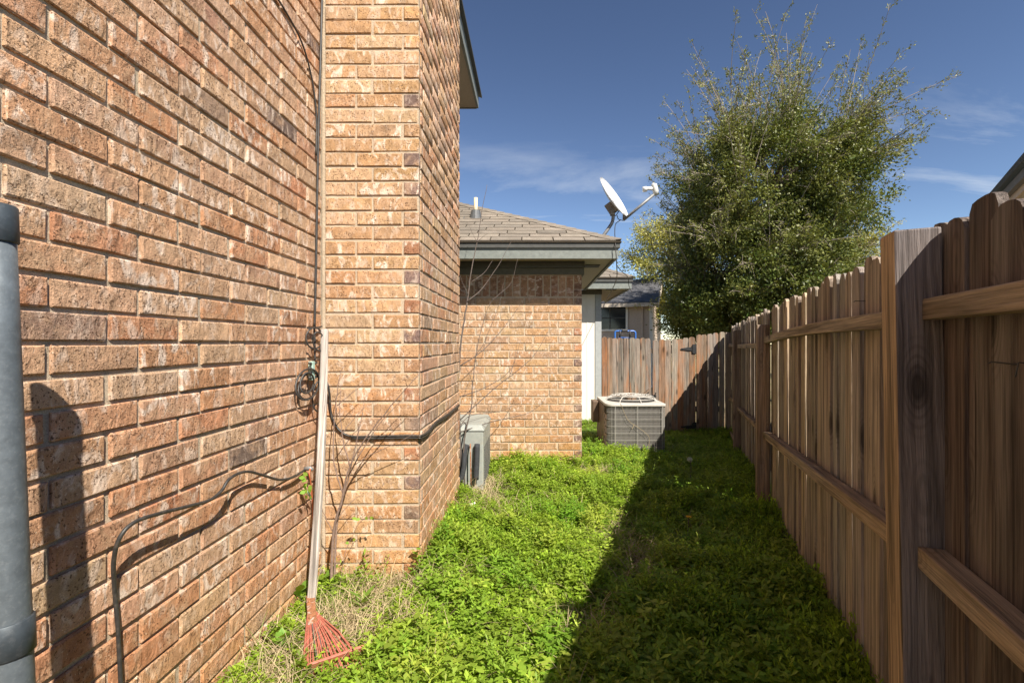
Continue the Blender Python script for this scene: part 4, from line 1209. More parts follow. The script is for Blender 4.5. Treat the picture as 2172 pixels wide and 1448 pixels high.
# leafy seedling in front of the chimney base
its = []
for (px, py) in ((765, 1100), (775, 1096), (784, 1098), (790, 1102), (740, 1150), (748, 1146), (757, 1100)):
    p = P(px, py, 2.44); its.append((p, (rl.uniform(-1, 1), -0.5, rl.uniform(-.3, .8)), (0, -1, 0.4), 0.03, 0.016, gcol(rl, (0.25, 0.40, 0.06))))
s_ = empty("leafy_seedling", P(722, 1240, 2.40), "tiny green seedling with few leaves in front of the chimney foot", "seedling")
for it in its: obj("leaf", leaves_mesh("leaf", [it]), M_LEAF, s_)
m_ = MB(); m_.tube(spline([P(722, 1240, 2.40), P(730, 1180, 2.42), P(742, 1148, 2.44), P(765, 1105, 2.44), P(790, 1100, 2.44)], 4), 0.0015, 5); m_.build("stem", M_TWIG, s_)

# ------------------------------------------------------------------ ground cover (chickweed-like), dry straw
def wave(x, y, s, ph=0.0):
    return (np.sin(x * s + ph) * np.cos(y * s * 1.13 + ph * 1.7) + np.sin((x + y) * s * 0.61 + 2.1 + ph) + 0.6 * np.sin((x * 1.9 - y * 1.4) * s * 0.8 + ph * 3)) / 2.6
def sprig_proto(seed, nl, stem):
    r = np.random.default_rng(seed); V = []; Q = []; sh = []
    for k in range(nl):
        t = 0.25 + 0.75 * (k + r.random() * .6) / nl
        a = k * 2.399 + r.random() * 0.6
        el = (r.uniform(-0.2, 0.55) if stem else r.uniform(0.0, 0.8)) * (0.5 + 0.6 * t)
        L = r.uniform(0.19, 0.30) * (1.1 - 0.25 * abs(t - 0.6)); w = L * (r.uniform(0.55, 0.85) if stem else r.uniform(0.24, 0.4))
        d = np.array([math.cos(a) * math.cos(el), math.sin(a) * math.cos(el), math.sin(el)])
        s = np.array([-math.sin(a), math.cos(a), 0]); n = np.cross(d, s) * -1
        n = n if n[2] > 0 else -n
        b0_ = np.array([r.uniform(-.04, .04), r.uniform(-.04, .04), t])
        i = len(V)
        V += [b0_, b0_ + d * L * 0.55 + s * w / 2 + n * w * 0.13, b0_ + d * L, b0_ + d * L * 0.55 - s * w / 2 + n * w * 0.13]
        Q.append((i, i + 1, i + 2, i + 3)); sh += [r.uniform(0.82, 1.18)] * 4
    return np.array(V), np.array(Q), np.array(sh)
def scatter(protos, pos, hgt, wid, rotz, tilt, tdir, colr):
    Vs = []; Qs = []; Cs = []; base = 0
    which = rng.integers(0, len(protos), len(pos))
    for pi, (pv, pq, ps) in enumerate(protos):
        sel = np.where(which == pi)[0]
        if len(sel) == 0: continue
        c, s = np.cos(rotz[sel]), np.sin(rotz[sel])
        x_ = pv[None, :, 0] * wid[sel, None]; y_ = pv[None, :, 1] * wid[sel, None]; z_ = pv[None, :, 2] * hgt[sel, None] 
        # leaves keep their own rise whatever the stem's height
        X = x_ * c[:, None] - y_ * s[:, None]; Y = x_ * s[:, None] + y_ * c[:, None]
        X = X + z_ * np.sin(tilt[sel])[:, None] * np.cos(tdir[sel])[:, None]
        Y = Y + z_ * np.sin(tilt[sel])[:, None] * np.sin(tdir[sel])[:, None]
        Z = z_ * np.cos(tilt[sel])[:, None]
        V = np.stack([X, Y, Z], 2) + pos[sel][:, None, :]
        n, m = V.shape[:2]
        Q = pq[None] + (np.arange(n) * m)[:, None, None] + base
        C = colr[sel][:, None, :] * ps[None, :, None]
        Vs.append(V.reshape(-1, 3)); Qs.append(Q.reshape(-1, pq.shape[1])); Cs.append(C.reshape(-1, 3)); base += n * m
    return np.concatenate(Vs), np.concatenate(Qs), np.concatenate(Cs)

def in_yard(x, y, pad=0.0):
    ok = (x > XW + 0.03) & (y < GY + 0.1)
    ok &= x < FX0 + FS * y + 0.12 + pad
    ok &= ~((x < XC + 0.02) & (y > YC0 - 0.02) & (y < YC1))
    ok &= ~((x < WX1 + 0.01) & (y > WY - 0.015))
    ok &= ~((x > AX0 + 0.0) & (x < AX1) & (y > AY0) & (y < AY1))
    ok &= ~((x < BX1) & (y > BY0) & (y < BY1))
    return ok
def blob(x, y, cx_, cy_, rx, ry_): return np.exp(-(((x - cx_) / rx) ** 2 + ((y - cy_) / ry_) ** 2))
def straw_mask(x, y):
    m = 0.85 * blob(x, y, -0.82, 2.10, 0.27, 0.30) + 0.8 * blob(x, y, -0.62, 2.48, 0.28, 0.12) + 0.75 * blob(x, y, 0.58, 2.75, 0.22, 0.62) + 0.9 * blob(x, y, -0.40, 4.05, 0.22, 0.42) + 0.6 * blob(x, y, 0.62, 4.6, 0.35, 0.25)
    m += 0.5 * blob(x, y, -0.25, 3.5, 0.35, 0.25) + 0.55 * blob(x, y, 0.25, 2.0, 0.16, 0.2) + 0.6 * blob(x, y, -0.95, 1.6, 0.25, 0.5)
    m += 0.22 * np.clip(wave(x, y, 4.2, 0.7), 0, 1) + 0.25 * np.clip(wave(x, y, 9.0, 2.2), 0, 1) + 0.6 * np.clip(wave(x, y, 23.0, 0.9) - 0.15, 0, 1) + 0.35 * np.clip(wave(x, y, 52.0, 3.9) - 0.1, 0, 1)
    return np.clip(m, 0, 1)
def sample(n, y0, y1, x0=-1.15, x1=3.2):
    # more plants where the photo shows them larger
    t = rng.random(n); y = y0 * (y1 / y0) ** t
    x = rng.uniform(x0, x1, n)
    return x, y
protos = [sprig_proto(s, 9, True) for s in range(6)] + [sprig_proto(20 + s, 12, False) for s in range(4)]
x1_, y1_ = sample(230000, 1.35, 7.6)
ok = in_yard(x1_, y1_)
sm = straw_mask(x1_, y1_)
ok &= rng.random(len(x1_)) > np.clip(sm * 1.05, 0, 0.94)
# thin out evenly by area on the near strip
x1_, y1_ = x1_[ok], y1_[ok]; sm = sm[ok]
if len(x1_) > 82000: x1_, y1_, sm = x1_[:82000], y1_[:82000], sm[:82000]
n = len(x1_)
lush = 0.5 + 0.5 * wave(x1_, y1_, 3.1, 1.1)
lush2 = 0.5 + 0.5 * wave(x1_, y1_, 11.0, 0.3)
fence_d = FX0 + FS * y1_ - x1_
edge = np.exp(-np.clip(fence_d - 0.05, 0, 9) / 0.35)
walls = np.exp(-np.abs(x1_ - XC) / 0.12) * ((y1_ > YC0 - 0.1) & (y1_ < YC1)) + np.exp(-np.abs(y1_ - WY) / 0.12) * (x1_ < WX1) + np.exp(-np.abs(y1_ - AY0) / 0.12) * ((x1_ > AX0) & (x1_ < AX1))
mound = (0.5 + 0.5 * wave(x1_, y1_, 5.5, 2.7)) * (0.35 + 0.65 * (0.5 + 0.5 * wave(x1_, y1_, 15.0, 0.8)))
hgt = (0.022 + 0.19 * mound * (0.55 + 0.45 * lush2) + 0.05 * np.clip(wave(x1_, y1_, 41.0, 1.9), 0, 1) + 0.02 * np.clip(wave(x1_, y1_, 83.0, 0.4), 0, 1) + 0.07 * edge + 0.05 * np.clip(walls, 0, 1)) * rng.uniform(0.6, 1.25, n) * (1 - 0.45 * sm)
hgt *= 1 - 0.35 * smoothstep(4.5, 7, y1_)
wid = rng.uniform(0.05, 0.10, n) * (1 + 0.10 * np.clip(y1_ - 3, 0, 4))
pos = np.stack([x1_, y1_, ground_z(x1_, y1_) - 0.004], 1)
hue = rng.random(n); pw = np.clip(0.5 + 0.4 * wave(x1_, y1_, 2.3, 4.4) + 0.35 * wave(x1_, y1_, 12.0, 1.4), 0, 1)
c0 = np.array([0.265, 0.405, 0.028]); c1_ = np.array([0.150, 0.300, 0.026]); c2_ = np.array([0.400, 0.480, 0.060])
mixv = np.clip(0.55 * hue + 0.45 * pw, 0, 1)[:, None]
cl = c1_ * (1 - mixv) + c2_ * mixv
cl = (cl * 0.6 + c0 * 0.4) * 1.1
cl *= rng.uniform(0.6, 1.35, n)[:, None] * (0.8 + 0.35 * np.clip(wave(x1_, y1_, 31.0, 5.0), -0.6, 0.8))[:, None]
V, Q, C = scatter(protos, pos, hgt, wid, rng.uniform(0, 6.28, n), np.abs(rng.normal(0, 0.35, n)), rng.uniform(0, 6.28, n), cl)
nc = 430
tx, ty = sample(9000, 1.4, 7.2)
keep_ = in_yard(tx, ty, -0.10) & (straw_mask(tx, ty) < 0.45)
fd_ = FX0 + FS * ty - tx
keep_ &= rng.random(len(tx)) < (0.25 + 0.75 * np.exp(-np.clip(fd_, 0, 9) / 0.45) + 0.5 * (np.abs(tx - XC) < 0.2))
tx, ty = tx[keep_][:nc], ty[keep_][:nc]
per_ = 26
rad_ = rng.uniform(0.03, 0.085, len(tx)); hh_ = rng.uniform(0.09, 0.20, len(tx)) * (1 - 0.3 * smoothstep(4.5, 7, ty))
cx2 = (tx[:, None] + rng.normal(size=(len(tx), per_)) * rad_[:, None]).ravel(); cy2 = (ty[:, None] + rng.normal(size=(len(tx), per_)) * rad_[:, None]).ravel()
h2 = (hh_[:, None] * rng.uniform(0.45, 1.1, (len(tx), per_))).ravel()
tone = rng.uniform(0, 1, len(tx))[:, None, None] * np.ones((1, per_, 1))
c3 = (np.array([0.17, 0.33, 0.030]) * (1 - tone) + np.array([0.39, 0.47, 0.068]) * tone).reshape(-1, 3) * rng.uniform(0.75, 1.25, len(cx2))[:, None]
in2 = in_yard(cx2, cy2)
cx2, cy2, h2, c3 = cx2[in2], cy2[in2], h2[in2], c3[in2]
bigp = [sprig_proto(50 + q, 14, q % 2 == 0) for q in range(6)]
V2, Q2, C2 = scatter(bigp, np.stack([cx2, cy2, ground_z(cx2, cy2) - 0.004], 1), h2, rng.uniform(0.07, 0.15, len(cx2)), rng.uniform(0, 6.28, len(cx2)), np.abs(rng.normal(0, 0.3, len(cx2))), rng.uniform(0, 6.28, len(cx2)), c3)
Q = np.concatenate([Q, Q2 + len(V)]); V = np.concatenate([V, V2]); C = np.concatenate([C, C2])
tag(obj("ground_cover", np_mesh("ground_cover", V, Q, C), M_LEAF), "dense bright green chickweed carpeting the passage floor", "ground cover", kind="stuff")

def blade_proto(seed):
    r = np.random.default_rng(seed); V = []; Q = []; sh = []
    bend = r.uniform(0.6, 2.2); x_ = z_ = 0.0; a = r.uniform(0.35, 1.3); w = 0.5
    pts = []
    for k in range(5):
        pts.append((x_, z_)); x_ += math.cos(a) * .25; z_ += math.sin(a) * .25; a -= bend / 4
        z_ = max(z_, 0.02)
    cur = r.uniform(-.3, .3)
    for k, (xx_, zz_) in enumerate(pts):
        ww = (1 - (k / 4.4) ** 1.5) * 0.5
        V += [(xx_, cur * (k / 4) ** 2 - ww * WB, zz_), (xx_, cur * (k / 4) ** 2 + ww * WB, zz_)]
        sh += [1.0] * 2
    for k in range(4): Q.append((2 * k, 2 * k + 1, 2 * k + 3, 2 * k + 2))
    return np.array(V), np.array(Q), np.array(sh)
WB = 0.020
bprotos = [blade_proto(s) for s in range(12)]
def blades(nsamp, keep, name, label, cat, mat, L0, L1, colA, colB, y1m=7.5, cap=20000):
    x_, y_ = sample(nsamp, 1.35, y1m)
    ok = in_yard(x_, y_, -0.12) & (rng.random(nsamp) < keep(x_, y_))
    x_, y_ = x_[ok][:cap], y_[ok][:cap]; n = len(x_)
    L = rng.uniform(L0, L1, n)
    mx = rng.random(n)[:, None]
    cl = (np.array(colA) * (1 - mx) + np.array(colB) * mx) * rng.uniform(.75, 1.2, n)[:, None]
    pos = np.stack([x_, y_, ground_z(x_, y_) - 0.003], 1)
    V, Q, C = scatter(bprotos, pos, L, L, rng.uniform(0, 6.28, n), np.abs(rng.normal(0, 0.15, n)), rng.uniform(0, 6.28, n), cl)
    return tag(obj(name, np_mesh(name, V, Q, C), mat), label, cat, kind="stuff")
blades(160000, lambda x, y: 0.045 + 0.94 * straw_mask(x, y) ** 1.8, "dry_grass", "pale dry grass matted around the rake and in thin patches", "dry grass", M_STRAW, 0.06, 0.20, (0.54, 0.43, 0.26), (0.36, 0.28, 0.165), cap=48000)
blades(60000, lambda x, y: 0.05 + 0.5 * np.exp(-np.abs(x - XW) / 0.08) * (y < YC0) + 0.10 * np.exp(-np.abs(FX0 + FS * y - x) / 0.3), "green_grass", "sparse long green grass blades among the weeds", "grass", M_LEAF, 0.07, 0.22, (0.20, 0.30, 0.06), (0.30, 0.36, 0.10), cap=5000)

# dandelions, stone, wrapper
def ground_hit(px, py, h=0.0):
    Y = 1.3
    while Y < 9:
        p = P(px, py, Y)
        if p.z <= gz(p.x, p.y) + h: return p
        Y += 0.005
    return p
p = ground_hit(1457, 1097, 0.21); e = empty("dandelion", (p.x, p.y, gz(p.x, p.y)), "yellow dandelion flower in the shaded weeds near fence", "flower")
m_ = MB(); m_.tube([(p.x, p.y, gz(p.x, p.y)), (p.x + 0.01, p.y, p.z)], 0.003, 5); m_.build("stalk", M_TWIGGREY, e)
m_ = MB()
for k in range(26):
    a = k * 2.4; rr = 0.024 * (0.45 + 0.55 * ((k * 7) % 26) / 26); d = Vector((math.cos(a), math.sin(a) , 0)) * rr
    o_ = Vector((p.x + 0.01, p.y, p.z)); s = Vector((-math.sin(a), math.cos(a), 0)) * 0.004
    m_.add([o_, o_ + d * .6 + s + Vector((0, 0, .008)), o_ + d + Vector((0, 0, 0.012 - rr * 0.3)), o_ + d * .6 - s + Vector((0, 0, .008))], [(0, 1, 2, 3)])
m_.build("petals", M_YELLOW, e)
p = ground_hit(1463, 974, 0.25); e = empty("dandelion_clock", (p.x, p.y, gz(p.x, p.y)), "white dandelion seed head on a stalk in far shade", "flower")
m_ = MB(); m_.tube(spline([(p.x, p.y, gz(p.x, p.y)), (p.x + 0.012, p.y, p.z - 0.08), (p.x, p.y, p.z)], 3), 0.003, 5); m_.build("stalk", M_TWIGGREY, e)
m_ = MB()
for k in range(110):
    z = 1 - 2 * (k + .5) / 110; a = k * 2.4; q = math.sqrt(1 - z * z); d = Vector((q * math.cos(a), q * math.sin(a), z)) * 0.024
    s = d.orthogonal().normalized() * 0.003; t2 = d.normalized().cross(s)
    c_ = Vector(p) + d
    m_.add([Vector(p), Vector(p) + s * .15, c_], [(0, 1, 2)]); m_.add([c_ + s, c_ + t2, c_ - s, c_ - t2], [(0, 1, 2, 3)])
m_.build("seeds", M_PUFF, e)
p = ground_hit(1004, 1070, 0.03)
bm = bmesh.new(); bmesh.ops.create_icosphere(bm, subdivisions=3, radius=0.035)
for v in bm.verts:
    k = 1 + 0.22 * math.sin(v.co.x * 90 + 1) * math.cos(v.co.y * 70) + 0.12 * math.sin(v.co.z * 160 + v.co.x * 60)
    v.co = Vector((v.co.x * k * 1.3, v.co.y * k, v.co.z * k * 0.7))
me = bpy.data.meshes.new("stone"); bm.to_mesh(me); bm.free()
tag(obj("stone", me, M_STONE, None, (p.x, p.y, gz(p.x, p.y) + 0.022)), "pale stone lying in the grass beside the chimney side", "stone")
p = ground_hit(800, 1446, 0.03)
V = []; Fc = []
for i in range(9):
    for j in range(7):
        V.append((p.x + (i - 4) * 0.007, p.y + (j - 3) * 0.007, gz(p.x, p.y) + 0.030 + 0.014 * math.sin(i * 1.7 + j) + 0.010 * math.cos(j * 2.1 - i)))
for i in range(8):
    for j in range(6): Fc.append((i * 7 + j, i * 7 + j + 1, (i + 1) * 7 + j + 1, (i + 1) * 7 + j))
w_ = obj("plastic_wrapper", mesh("plastic_wrapper", V, Fc, True), M_BLUEPLASTIC)
sm_ = w_.modifiers.new("thickness", 'SOLIDIFY'); sm_.thickness = 0.002
tag(w_, "crumpled dark blue wrapper in the weeds right of the rake", "litter")

# ------------------------------------------------------------------ neighbours
th = R(18)
NA_ = Vector((-math.cos(th), math.sin(th), 0)); NBk = Vector((math.sin(th), math.cos(th), 0))
NC = Vector(((1382 - CX) * 16.0 / F, 16.0, 0)); ng = gz(4, 16)
def nb(a, b_, z): return NC + NA_ * a + NBk * b_ + Vector((0, 0, z))
nh_ = empty("neighbour_house", nb(2.5, 2.5, ng), "taupe sided neighbour house with dark roof beyond the gate", "house")
ez = CAMZ + 1.40
def lap(face, length, z0, z1, parent, name):
    """clapboards: one stepped board per course, joined (each under six pixels high)"""
    m_ = MB(); z = z0; out = -NBk if face == 'f' else -NA_
    while z < z1:
        h = min(0.105, z1 - z)
        def pt(s, o_, zz_): return (nb(s, 0, zz_) if face == 'f' else nb(0, s, zz_)) + out * o_
        m_.add([pt(0, 0.02, z), pt(length, 0.02, z), pt(length, 0.004, z + h), pt(0, 0.004, z + h), pt(0, 0, z), pt(length, 0, z)], [(0, 1, 2, 3), (0, 4, 5, 1)])
        z += 0.105
    return tag(m_.build(name, M_SIDING, parent), kind="stuff")
m_ = MB()
q = [nb(0, 0, 0), nb(7, 0, 0), nb(7, 6, 0), nb(0, 6, 0)]
pk = nb(0, 3, ez + 1.1); pk2 = nb(7, 3, ez + 1.1)
m_.add([Vector((v.x, v.y, ng - .2)) for v in q] + [Vector((v.x, v.y, ez)) for v in q] + [pk, pk2], [(0, 1, 5, 4), (1, 2, 6, 9, 5), (2, 3, 7, 6), (3, 0, 4, 8, 7)])
m_.build("wall", M_SIDING, nh_)
lap('f', 7, ng, ez, nh_, "front_siding"); lap('s', 6, ng, ez + 0.02, nh_, "side_siding")
m_ = MB()
o1, o2 = -0.22, 7.2
pr_ = [(o1, -0.35, ez - 0.06), (o2, -0.35, ez - 0.06), (o2, 3, ez + 1.14), (o1, 3, ez + 1.14), (o2, 6.35, ez - 0.06), (o1, 6.35, ez - 0.06)]
lo_ = [nb(*v) for v in pr_]; hi_ = [v + Vector((0, 0, 0.05)) for v in lo_]
m_.add(lo_ + hi_, [(0, 3, 2, 1), (3, 5, 4, 2), (6, 7, 8, 9), (9, 8, 10, 11), (0, 1, 7, 6), (0, 6, 9, 3), (3, 9, 11, 5), (1, 2, 8, 7)])
m_.build("roof", M_NROOF, nh_)
m_ = MB(); 
for a, b_ in ((pr_[0], pr_[3]), (pr_[3], pr_[5])):
    A_, B_ = nb(*a) - Vector((0, 0, 0.005)), nb(*b_) - Vector((0, 0, 0.005)); dn = Vector((0, 0, -0.16)); ot = -NA_ * 0.03
    m_.add([A_, B_, B_ + dn, A_ + dn, A_ + ot, B_ + ot, B_ + dn + ot, A_ + dn + ot], [(0, 1, 2, 3), (7, 6, 5, 4), (0, 4, 5, 1), (3, 2, 6, 7), (0, 3, 7, 4), (1, 5, 6, 2)])
m_.build("rake_board", M_CREAM, nh_)
def slab(a0, a1, b0_, b1_, z0, z1):
    v = [nb(a, b_, z) for a in (a0, a1) for b_ in (b0_, b1_) for z in (z0, z1)]
    return v, [(0, 1, 3, 2), (4, 6, 7, 5), (0, 4, 5, 1), (2, 3, 7, 6), (0, 2, 6, 4), (1, 5, 7, 3)]
m_ = MB(); m_.add(*slab(-0.2, 7.1, -0.36, -0.33, ez - 0.17, ez - 0.05)); m_.build("gutter", M_CREAM, nh_)
m_ = MB(); m_.add(*slab(-0.03, 0.07, -0.045, 0.07, ng, ez)); m_.build("corner_board", M_WHITE, nh_)
m_ = MB(); m_.tube([nb(0.30, -0.06, ng), nb(0.30, -0.06, ez - 0.25), nb(0.30, -0.28, ez - 0.12)], 0.03, 6); m_.build("downspout", M_SIDING, nh_)
wn_ = MB()
wx0, wx1, wz0, wz1 = 0.86, 2.0, CAMZ + 0.49, CAMZ + 1.27
for s in ((wx0 - 0.07, wx0, wz0 - 0.07, wz1 + 0.07), (wx1, wx1 + 0.07, wz0 - 0.07, wz1 + 0.07), (wx0 + .001, wx1 - .001, wz0 - 0.07, wz0), (wx0 + .001, wx1 - .001, wz1, wz1 + 0.07)):
    wn_.add(*slab(s[0], s[1], -0.06, -0.022, s[2], s[3]))
win = wn_.build("window_frame", M_WHITE, nh_)
m_ = MB(); m_.add(*slab(wx0, wx1, -0.034, -0.024, wz0, wz1)); m_.build("pane", M_GLASS, win)
m_ = MB(); m_.add(*slab(wx0, wx1, -0.05, -0.0345, (wz0 + wz1) / 2 - 0.02, (wz0 + wz1) / 2 + 0.02)); m_.add(*slab(1.38, 1.42, -0.05, -0.0352, wz0, (wz0 + wz1) / 2 - 0.021)); m_.add(*slab(1.38, 1.42, -0.05, -0.0352, (wz0 + wz1) / 2 + 0.021, wz1)); m_.build("muntin", M_SLOT, win)

# house on the right: the far end of its eave shows over the fence
ED = Vector((0.573, 0.819, 0)).normalized(); EN = Vector((0.819, -0.573, 0)).normalized()   # along the eave, into the house
E0 = Vector((3.45, 3.22, CAMZ + 1.31))
rh = empty("neighbour_house", E0 + EN * 2 + ED * 3 - Vector((0, 0, 2.7)), "black roof eave with cream soffit peeking over the right fence", "house")
def ebox(a0, a1, n0, n1, z0, z1, rise=0.0):
    v = [E0 + ED * a + EN * n_ + Vector((0, 0, z + rise * n_)) for a in (a0, a1) for n_ in (n0, n1) for z in (z0, z1)]
    return v, [(0, 1, 3, 2), (4, 6, 7, 5), (0, 4, 5, 1), (2, 3, 7, 6), (0, 2, 6, 4), (1, 5, 7, 3)]
m_ = MB(); m_.add(*ebox(0, 8, -0.06, 3.2, -0.005, 0.045, 0.42)); m_.build("roof", M_TRIM_DARK, rh)
m_ = MB(); m_.add(*ebox(0, 8, -0.02, 0.02, -0.10, -0.035)); m_.build("gutter", M_DISHGREY, rh)
m_ = MB(); m_.add(*ebox(0, 8, 0.022, 0.045, -0.15, -0.03)); m_.build("fascia", M_CREAM, rh)
m_ = MB(); m_.add(*ebox(0, 8, 0.046, 0.50, -0.12, -0.10)); m_.build("soffit", M_WHITE, rh)
m_ = MB(); m_.add(*ebox(0.3, 7.7, 0.501, 3.0, -2.9, -0.08)); m_.build("wall", M_CREAM, rh)

# blue tube frame beyond the gate
BYf = 9.0
bf = empty("blue_tube_frame", P(1326, 728, BYf) * 1, "blue metal tube frame with black pads showing above the gate", "metal frame")
gb = gz(P(1326, 728, BYf).x, BYf)
def low(px): p_ = P(px, 760, BYf); return Vector((p_.x, BYf, gb))
m_ = MB(); m_.tube([low(1304.5), P(1304.5, 705, BYf), P(1305, 703.5, BYf), P(1308, 702, BYf), P(1344, 702, BYf), P(1347, 703.5, BYf), P(1348, 706, BYf), low(1348)], 0.017, 8); m_.build("hoop", M_BLUE, bf, True)
m_ = MB(); m_.tube([P(1312, 716, BYf - .05), P(1337, 716, BYf - .05), low(1337) + Vector((0, -.05, 0))], 0.014, 8); m_.build("cross_tube", M_BLUE, bf, True)
for a in (1315, 1336):
    m_ = MB(); m_.tube([P(a, 701, BYf - .06), P(a, 716, BYf - .06)], 0.014, 8); m_.build("pad_arm", M_BLACKIRON, bf, True)
m_ = MB(); m_.box(P(1325, 701, BYf - .03), (0.11, 0.05, 0.045)); m_.build("pad", M_BLACKIRON, bf, bevel=0.01)

# ------------------------------------------------------------------ trees
def tree(name, label, base, crown, shoots, nleaf, cols, leaf, seed, trunk_r, barkmat, arch=0.35):
    """crown: list of (centre, radii, clumps); shoots: (centre, n, rmin, rmax, zbias)"""
    r = np.random.default_rng(seed); rr = random.Random(seed)
    e = empty(name, base, label, "tree")
    tops = []
    wood = MB(); limbs = MB()
    b_ = Vector(base); c0_ = Vector(crown[0][0])
    tp = spline([b_, b_.lerp(c0_, 0.35) + Vector((0.1, 0.05, 0)), b_.lerp(c0_, 0.7) + Vector((-0.08, 0, 0)), c0_], 4)
    wood.tube(tp, [trunk_r * (1 - 0.6 * i / (len(tp) - 1)) for i in range(len(tp))], 9)
    wood.build("trunk", barkmat, e, True)
    P_, D_, S_, K_ = [], [], [], []       # leaf position, direction, shade group
    surf = []
    for (cc, rad, nb_, ncl, per, br, cr_) in crown:
        # boughs -> clumps -> leaves, so the crown is lumpy, with gaps between the boughs
        cc = np.array(cc); rad = np.array(rad)
        for q in range(nb_):
            z = 1 - 2 * (q + 0.5) / nb_; a = q * 2.39996 + rr.uniform(-.3, .3); h_ = math.sqrt(max(0, 1 - z * z))
            d = np.array([h_ * math.cos(a), h_ * math.sin(a), z]) 
            bc = cc + d * rad * rr.uniform(0.72, 1.0)
            surf.append((Vector(bc), Vector(d)))
            brd = br * rr.uniform(0.7, 1.25)
            s_ = c0_.lerp(Vector(cc), 0.6)
            limbs.tube(spline([s_, s_.lerp(Vector(bc), 0.5) + Vector((rr.uniform(-.2, .2), rr.uniform(-.2, .2), 0.15)), Vector(bc)], 3), [trunk_r * w_ for w_ in (.32, .28, .24, .2, .15, .1, .06)], 5, False)
            shade = rr.random() * 0.45
            e_ = r.normal(size=(ncl, 3)); e_ /= np.linalg.norm(e_, axis=1)[:, None]
            e_ = e_ + d * 0.45
            ctr = bc + e_ * brd * (r.random(ncl) ** 0.5)[:, None] * np.array([1, 1, 0.8])
            npl = r.normal(size=(ncl, per, 3)) * cr_ * np.array([1, 1, 0.7])
            P_.append((ctr[:, None, :] + npl).reshape(-1, 3))
            D_.append((e_[:, None, :] * 0.7 + r.normal(size=(ncl, per, 3)) * 0.7).reshape(-1, 3))
            S_.append(np.repeat(shade * 0.8 + 0.3 * r.random(ncl), per)); K_.append(np.ones(ncl * per))
    tw = MB()
    for (cc, ns, r0, r1_, zb, spread, nl) in shoots:
        for k in range(ns):
            # long arching shoots spring from the outside of the crown
            sp_ = rr.choice([q for q in surf if q[1].z > zb])
            d = (sp_[1] + Vector((rr.gauss(0, .35), rr.gauss(0, .35), rr.uniform(0.1, 0.7)))).normalized()
            d = Vector((d.x * spread[0], d.y * spread[1], d.z * spread[2]))
            L = rr.uniform(r0, r1_)
            s0 = sp_[0] - d * 0.3
            perp = d.cross(Vector((0, 0, 1))); perp = perp.normalized() if perp.length > .01 else Vector((1, 0, 0))
            cur = rr.uniform(-0.7, 0.7)
            pts_ = []
            for j in range(7):
                t = j / 6
                pts_.append(s0 + d * (L * t) + Vector((0, 0, -arch * L * 0.45 * t * t * (1 - 0.5 * d.z))) + perp * cur * t * t * L * 0.5)
            tw.tube(pts_, [0.012 * (1 - .85 * j / 6) + 0.002 for j in range(7)], 4, False)
            # side twigs with leaves
            for j in range(2, 7):
                for s in range(3):
                    tdir = (pts_[j] - pts_[j - 1]).normalized() * rr.uniform(0.4, 1.0) + Vector((rr.gauss(0, .6), rr.gauss(0, .6), rr.gauss(0, .5)))
                    tl = rr.uniform(0.18, 0.55) * (1.15 - 0.1 * j)
                    st_ = pts_[j - 1].lerp(pts_[j], rr.random())
                    en = st_ + tdir.normalized() * tl + Vector((0, 0, -0.12 * tl))
                    tw.tube([st_, st_.lerp(en, .5) + Vector((0, 0, .02)), en], [0.006, 0.004, 0.002], 3, False)
                    m = nl
                    t_ = r.random(m) ** 0.8
                    lp = np.array(st_)[None] + (np.array(en) - np.array(st_))[None] * t_[:, None] + r.normal(size=(m, 3)) * 0.03
                    P_.append(lp); D_.append(np.array(tdir)[None] + r.normal(size=(m, 3)) * 0.7); S_.append(np.full(m, rr.uniform(0.45, 1.0))); K_.append(np.full(m, 0.66))
    limbs.build("limbs", barkmat, e)
    tag(tw.build("twigs", M_TWIGPALE, e), kind="stuff")
    Pn = np.concatenate(P_); Dn = np.concatenate(D_); Sn = np.concatenate(S_)
    n = len(Pn)
    Dn /= np.linalg.norm(Dn, axis=1)[:, None] + 1e-6
    ref = r.normal(size=(n, 3)); sd = np.cross(Dn, ref); sd /= np.linalg.norm(sd, axis=1)[:, None] + 1e-6
    L = (r.uniform(leaf[0], leaf[1], n) * np.concatenate(K_))[:, None]; w = L * leaf[2]
    Vv = np.stack([Pn, Pn + Dn * L * .5 + sd * w / 2, Pn + Dn * L, Pn + Dn * L * .5 - sd * w / 2], 1).reshape(-1, 3)
    Qq = np.arange(n * 4).reshape(-1, 4)
    ca, cb = np.array(cols[0]), np.array(cols[1])
    mx = np.clip(0.65 * Sn + 0.35 * r.random(n), 0, 1)[:, None]
    Cc = (ca * (1 - mx) + cb * mx) * r.uniform(.75, 1.25, n)[:, None]
    Cc = np.repeat(Cc, 4, axis=0)
    tag(obj("crown", np_mesh("crown", Vv, Qq, Cc), M_TREELEAF, e), kind="stuff")
    return e
TY = 12.0
tb = Vector((P(1665, 700, TY).x, TY, gz(6.4, TY)))
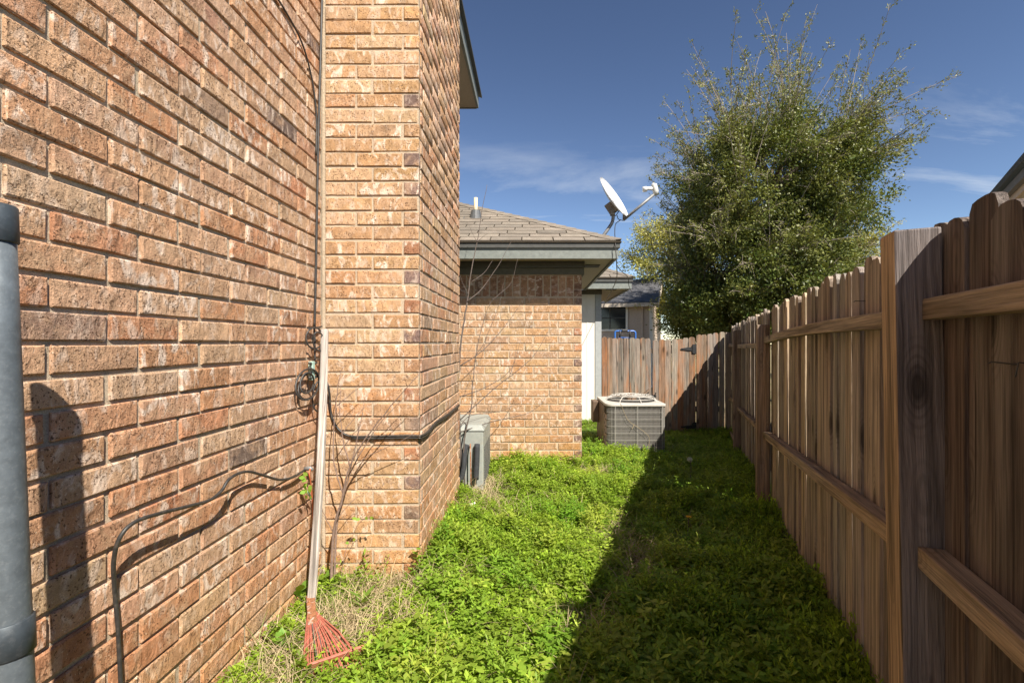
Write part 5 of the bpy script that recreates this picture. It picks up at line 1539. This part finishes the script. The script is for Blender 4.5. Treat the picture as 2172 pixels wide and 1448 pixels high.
def tp_(px, py, dy=0.0): return tuple(P(px - 28, py, TY) + Vector((0, dy, 0)))
tree("evergreen_tree", "big dense green tree with wispy arching top shoots behind the fence", tb,
     [(tp_(1665, 400), (2.05, 1.7, 1.55), 38, 28, 90, 0.62, 0.15), (tp_(1645, 560), (1.95, 1.8, 1.4), 34, 28, 90, 0.62, 0.15), (tp_(1610, 650), (1.65, 1.5, 0.8), 18, 26, 75, 0.55, 0.16)],
     [(None, 260, 1.6, 3.3, 0.40, (0.72, 0.7, 1.15), 16), (None, 200, 1.2, 2.4, 0.0, (1.0, 0.8, 0.8), 15), (None, 90, 0.8, 1.8, -0.3, (1.0, 0.8, 0.6), 12)],
     0, ((0.040, 0.082, 0.014), (0.27, 0.26, 0.07)), (0.04, 0.10, 0.48), 5, 0.22, M_BARK)
T2 = 19.0
tree("budding_tree", "pale yellow-green budding tree behind the large dark tree", (P(1600, 700, T2).x, T2, gz(9, T2)),
     [(tuple(P(1425, 560, T2)), (1.3, 1.3, 1.9), 22, 18, 60, 0.6, 0.2), (tuple(P(1800, 570, T2)), (1.2, 1.2, 1.3), 14, 16, 50, 0.6, 0.2), (tuple(P(1610, 640, T2)), (3.0, 1.4, 1.0), 14, 14, 34, 0.6, 0.2)],
     [(None, 130, 0.7, 1.7, -0.1, (1, .8, 1), 9)],
     0, ((0.26, 0.27, 0.055), (0.50, 0.45, 0.12)), (0.06, 0.12, 0.5), 9, 0.2, M_BARK, arch=0.1)
T3 = 13.5
tree("evergreen_shrub", "low dark evergreen shrub beyond the gate, under the large tree", (P(1450, 700, T3).x, T3, gz(4, T3)),
     [(tuple(P(1478, 645, T3)), (0.5, 0.6, 0.7), 12, 20, 70, 0.4, 0.14), (tuple(P(1500, 700, T3)), (0.9, .6, .6), 12, 20, 70, 0.4, 0.14)],
     [(None, 20, .4, .9, -0.1, (1, .8, 1), 8)],
     0, ((0.06, 0.10, 0.02), (0.24, 0.23, 0.05)), (0.05, 0.10, 0.48), 15, 0.1, M_BARK, arch=0.1)
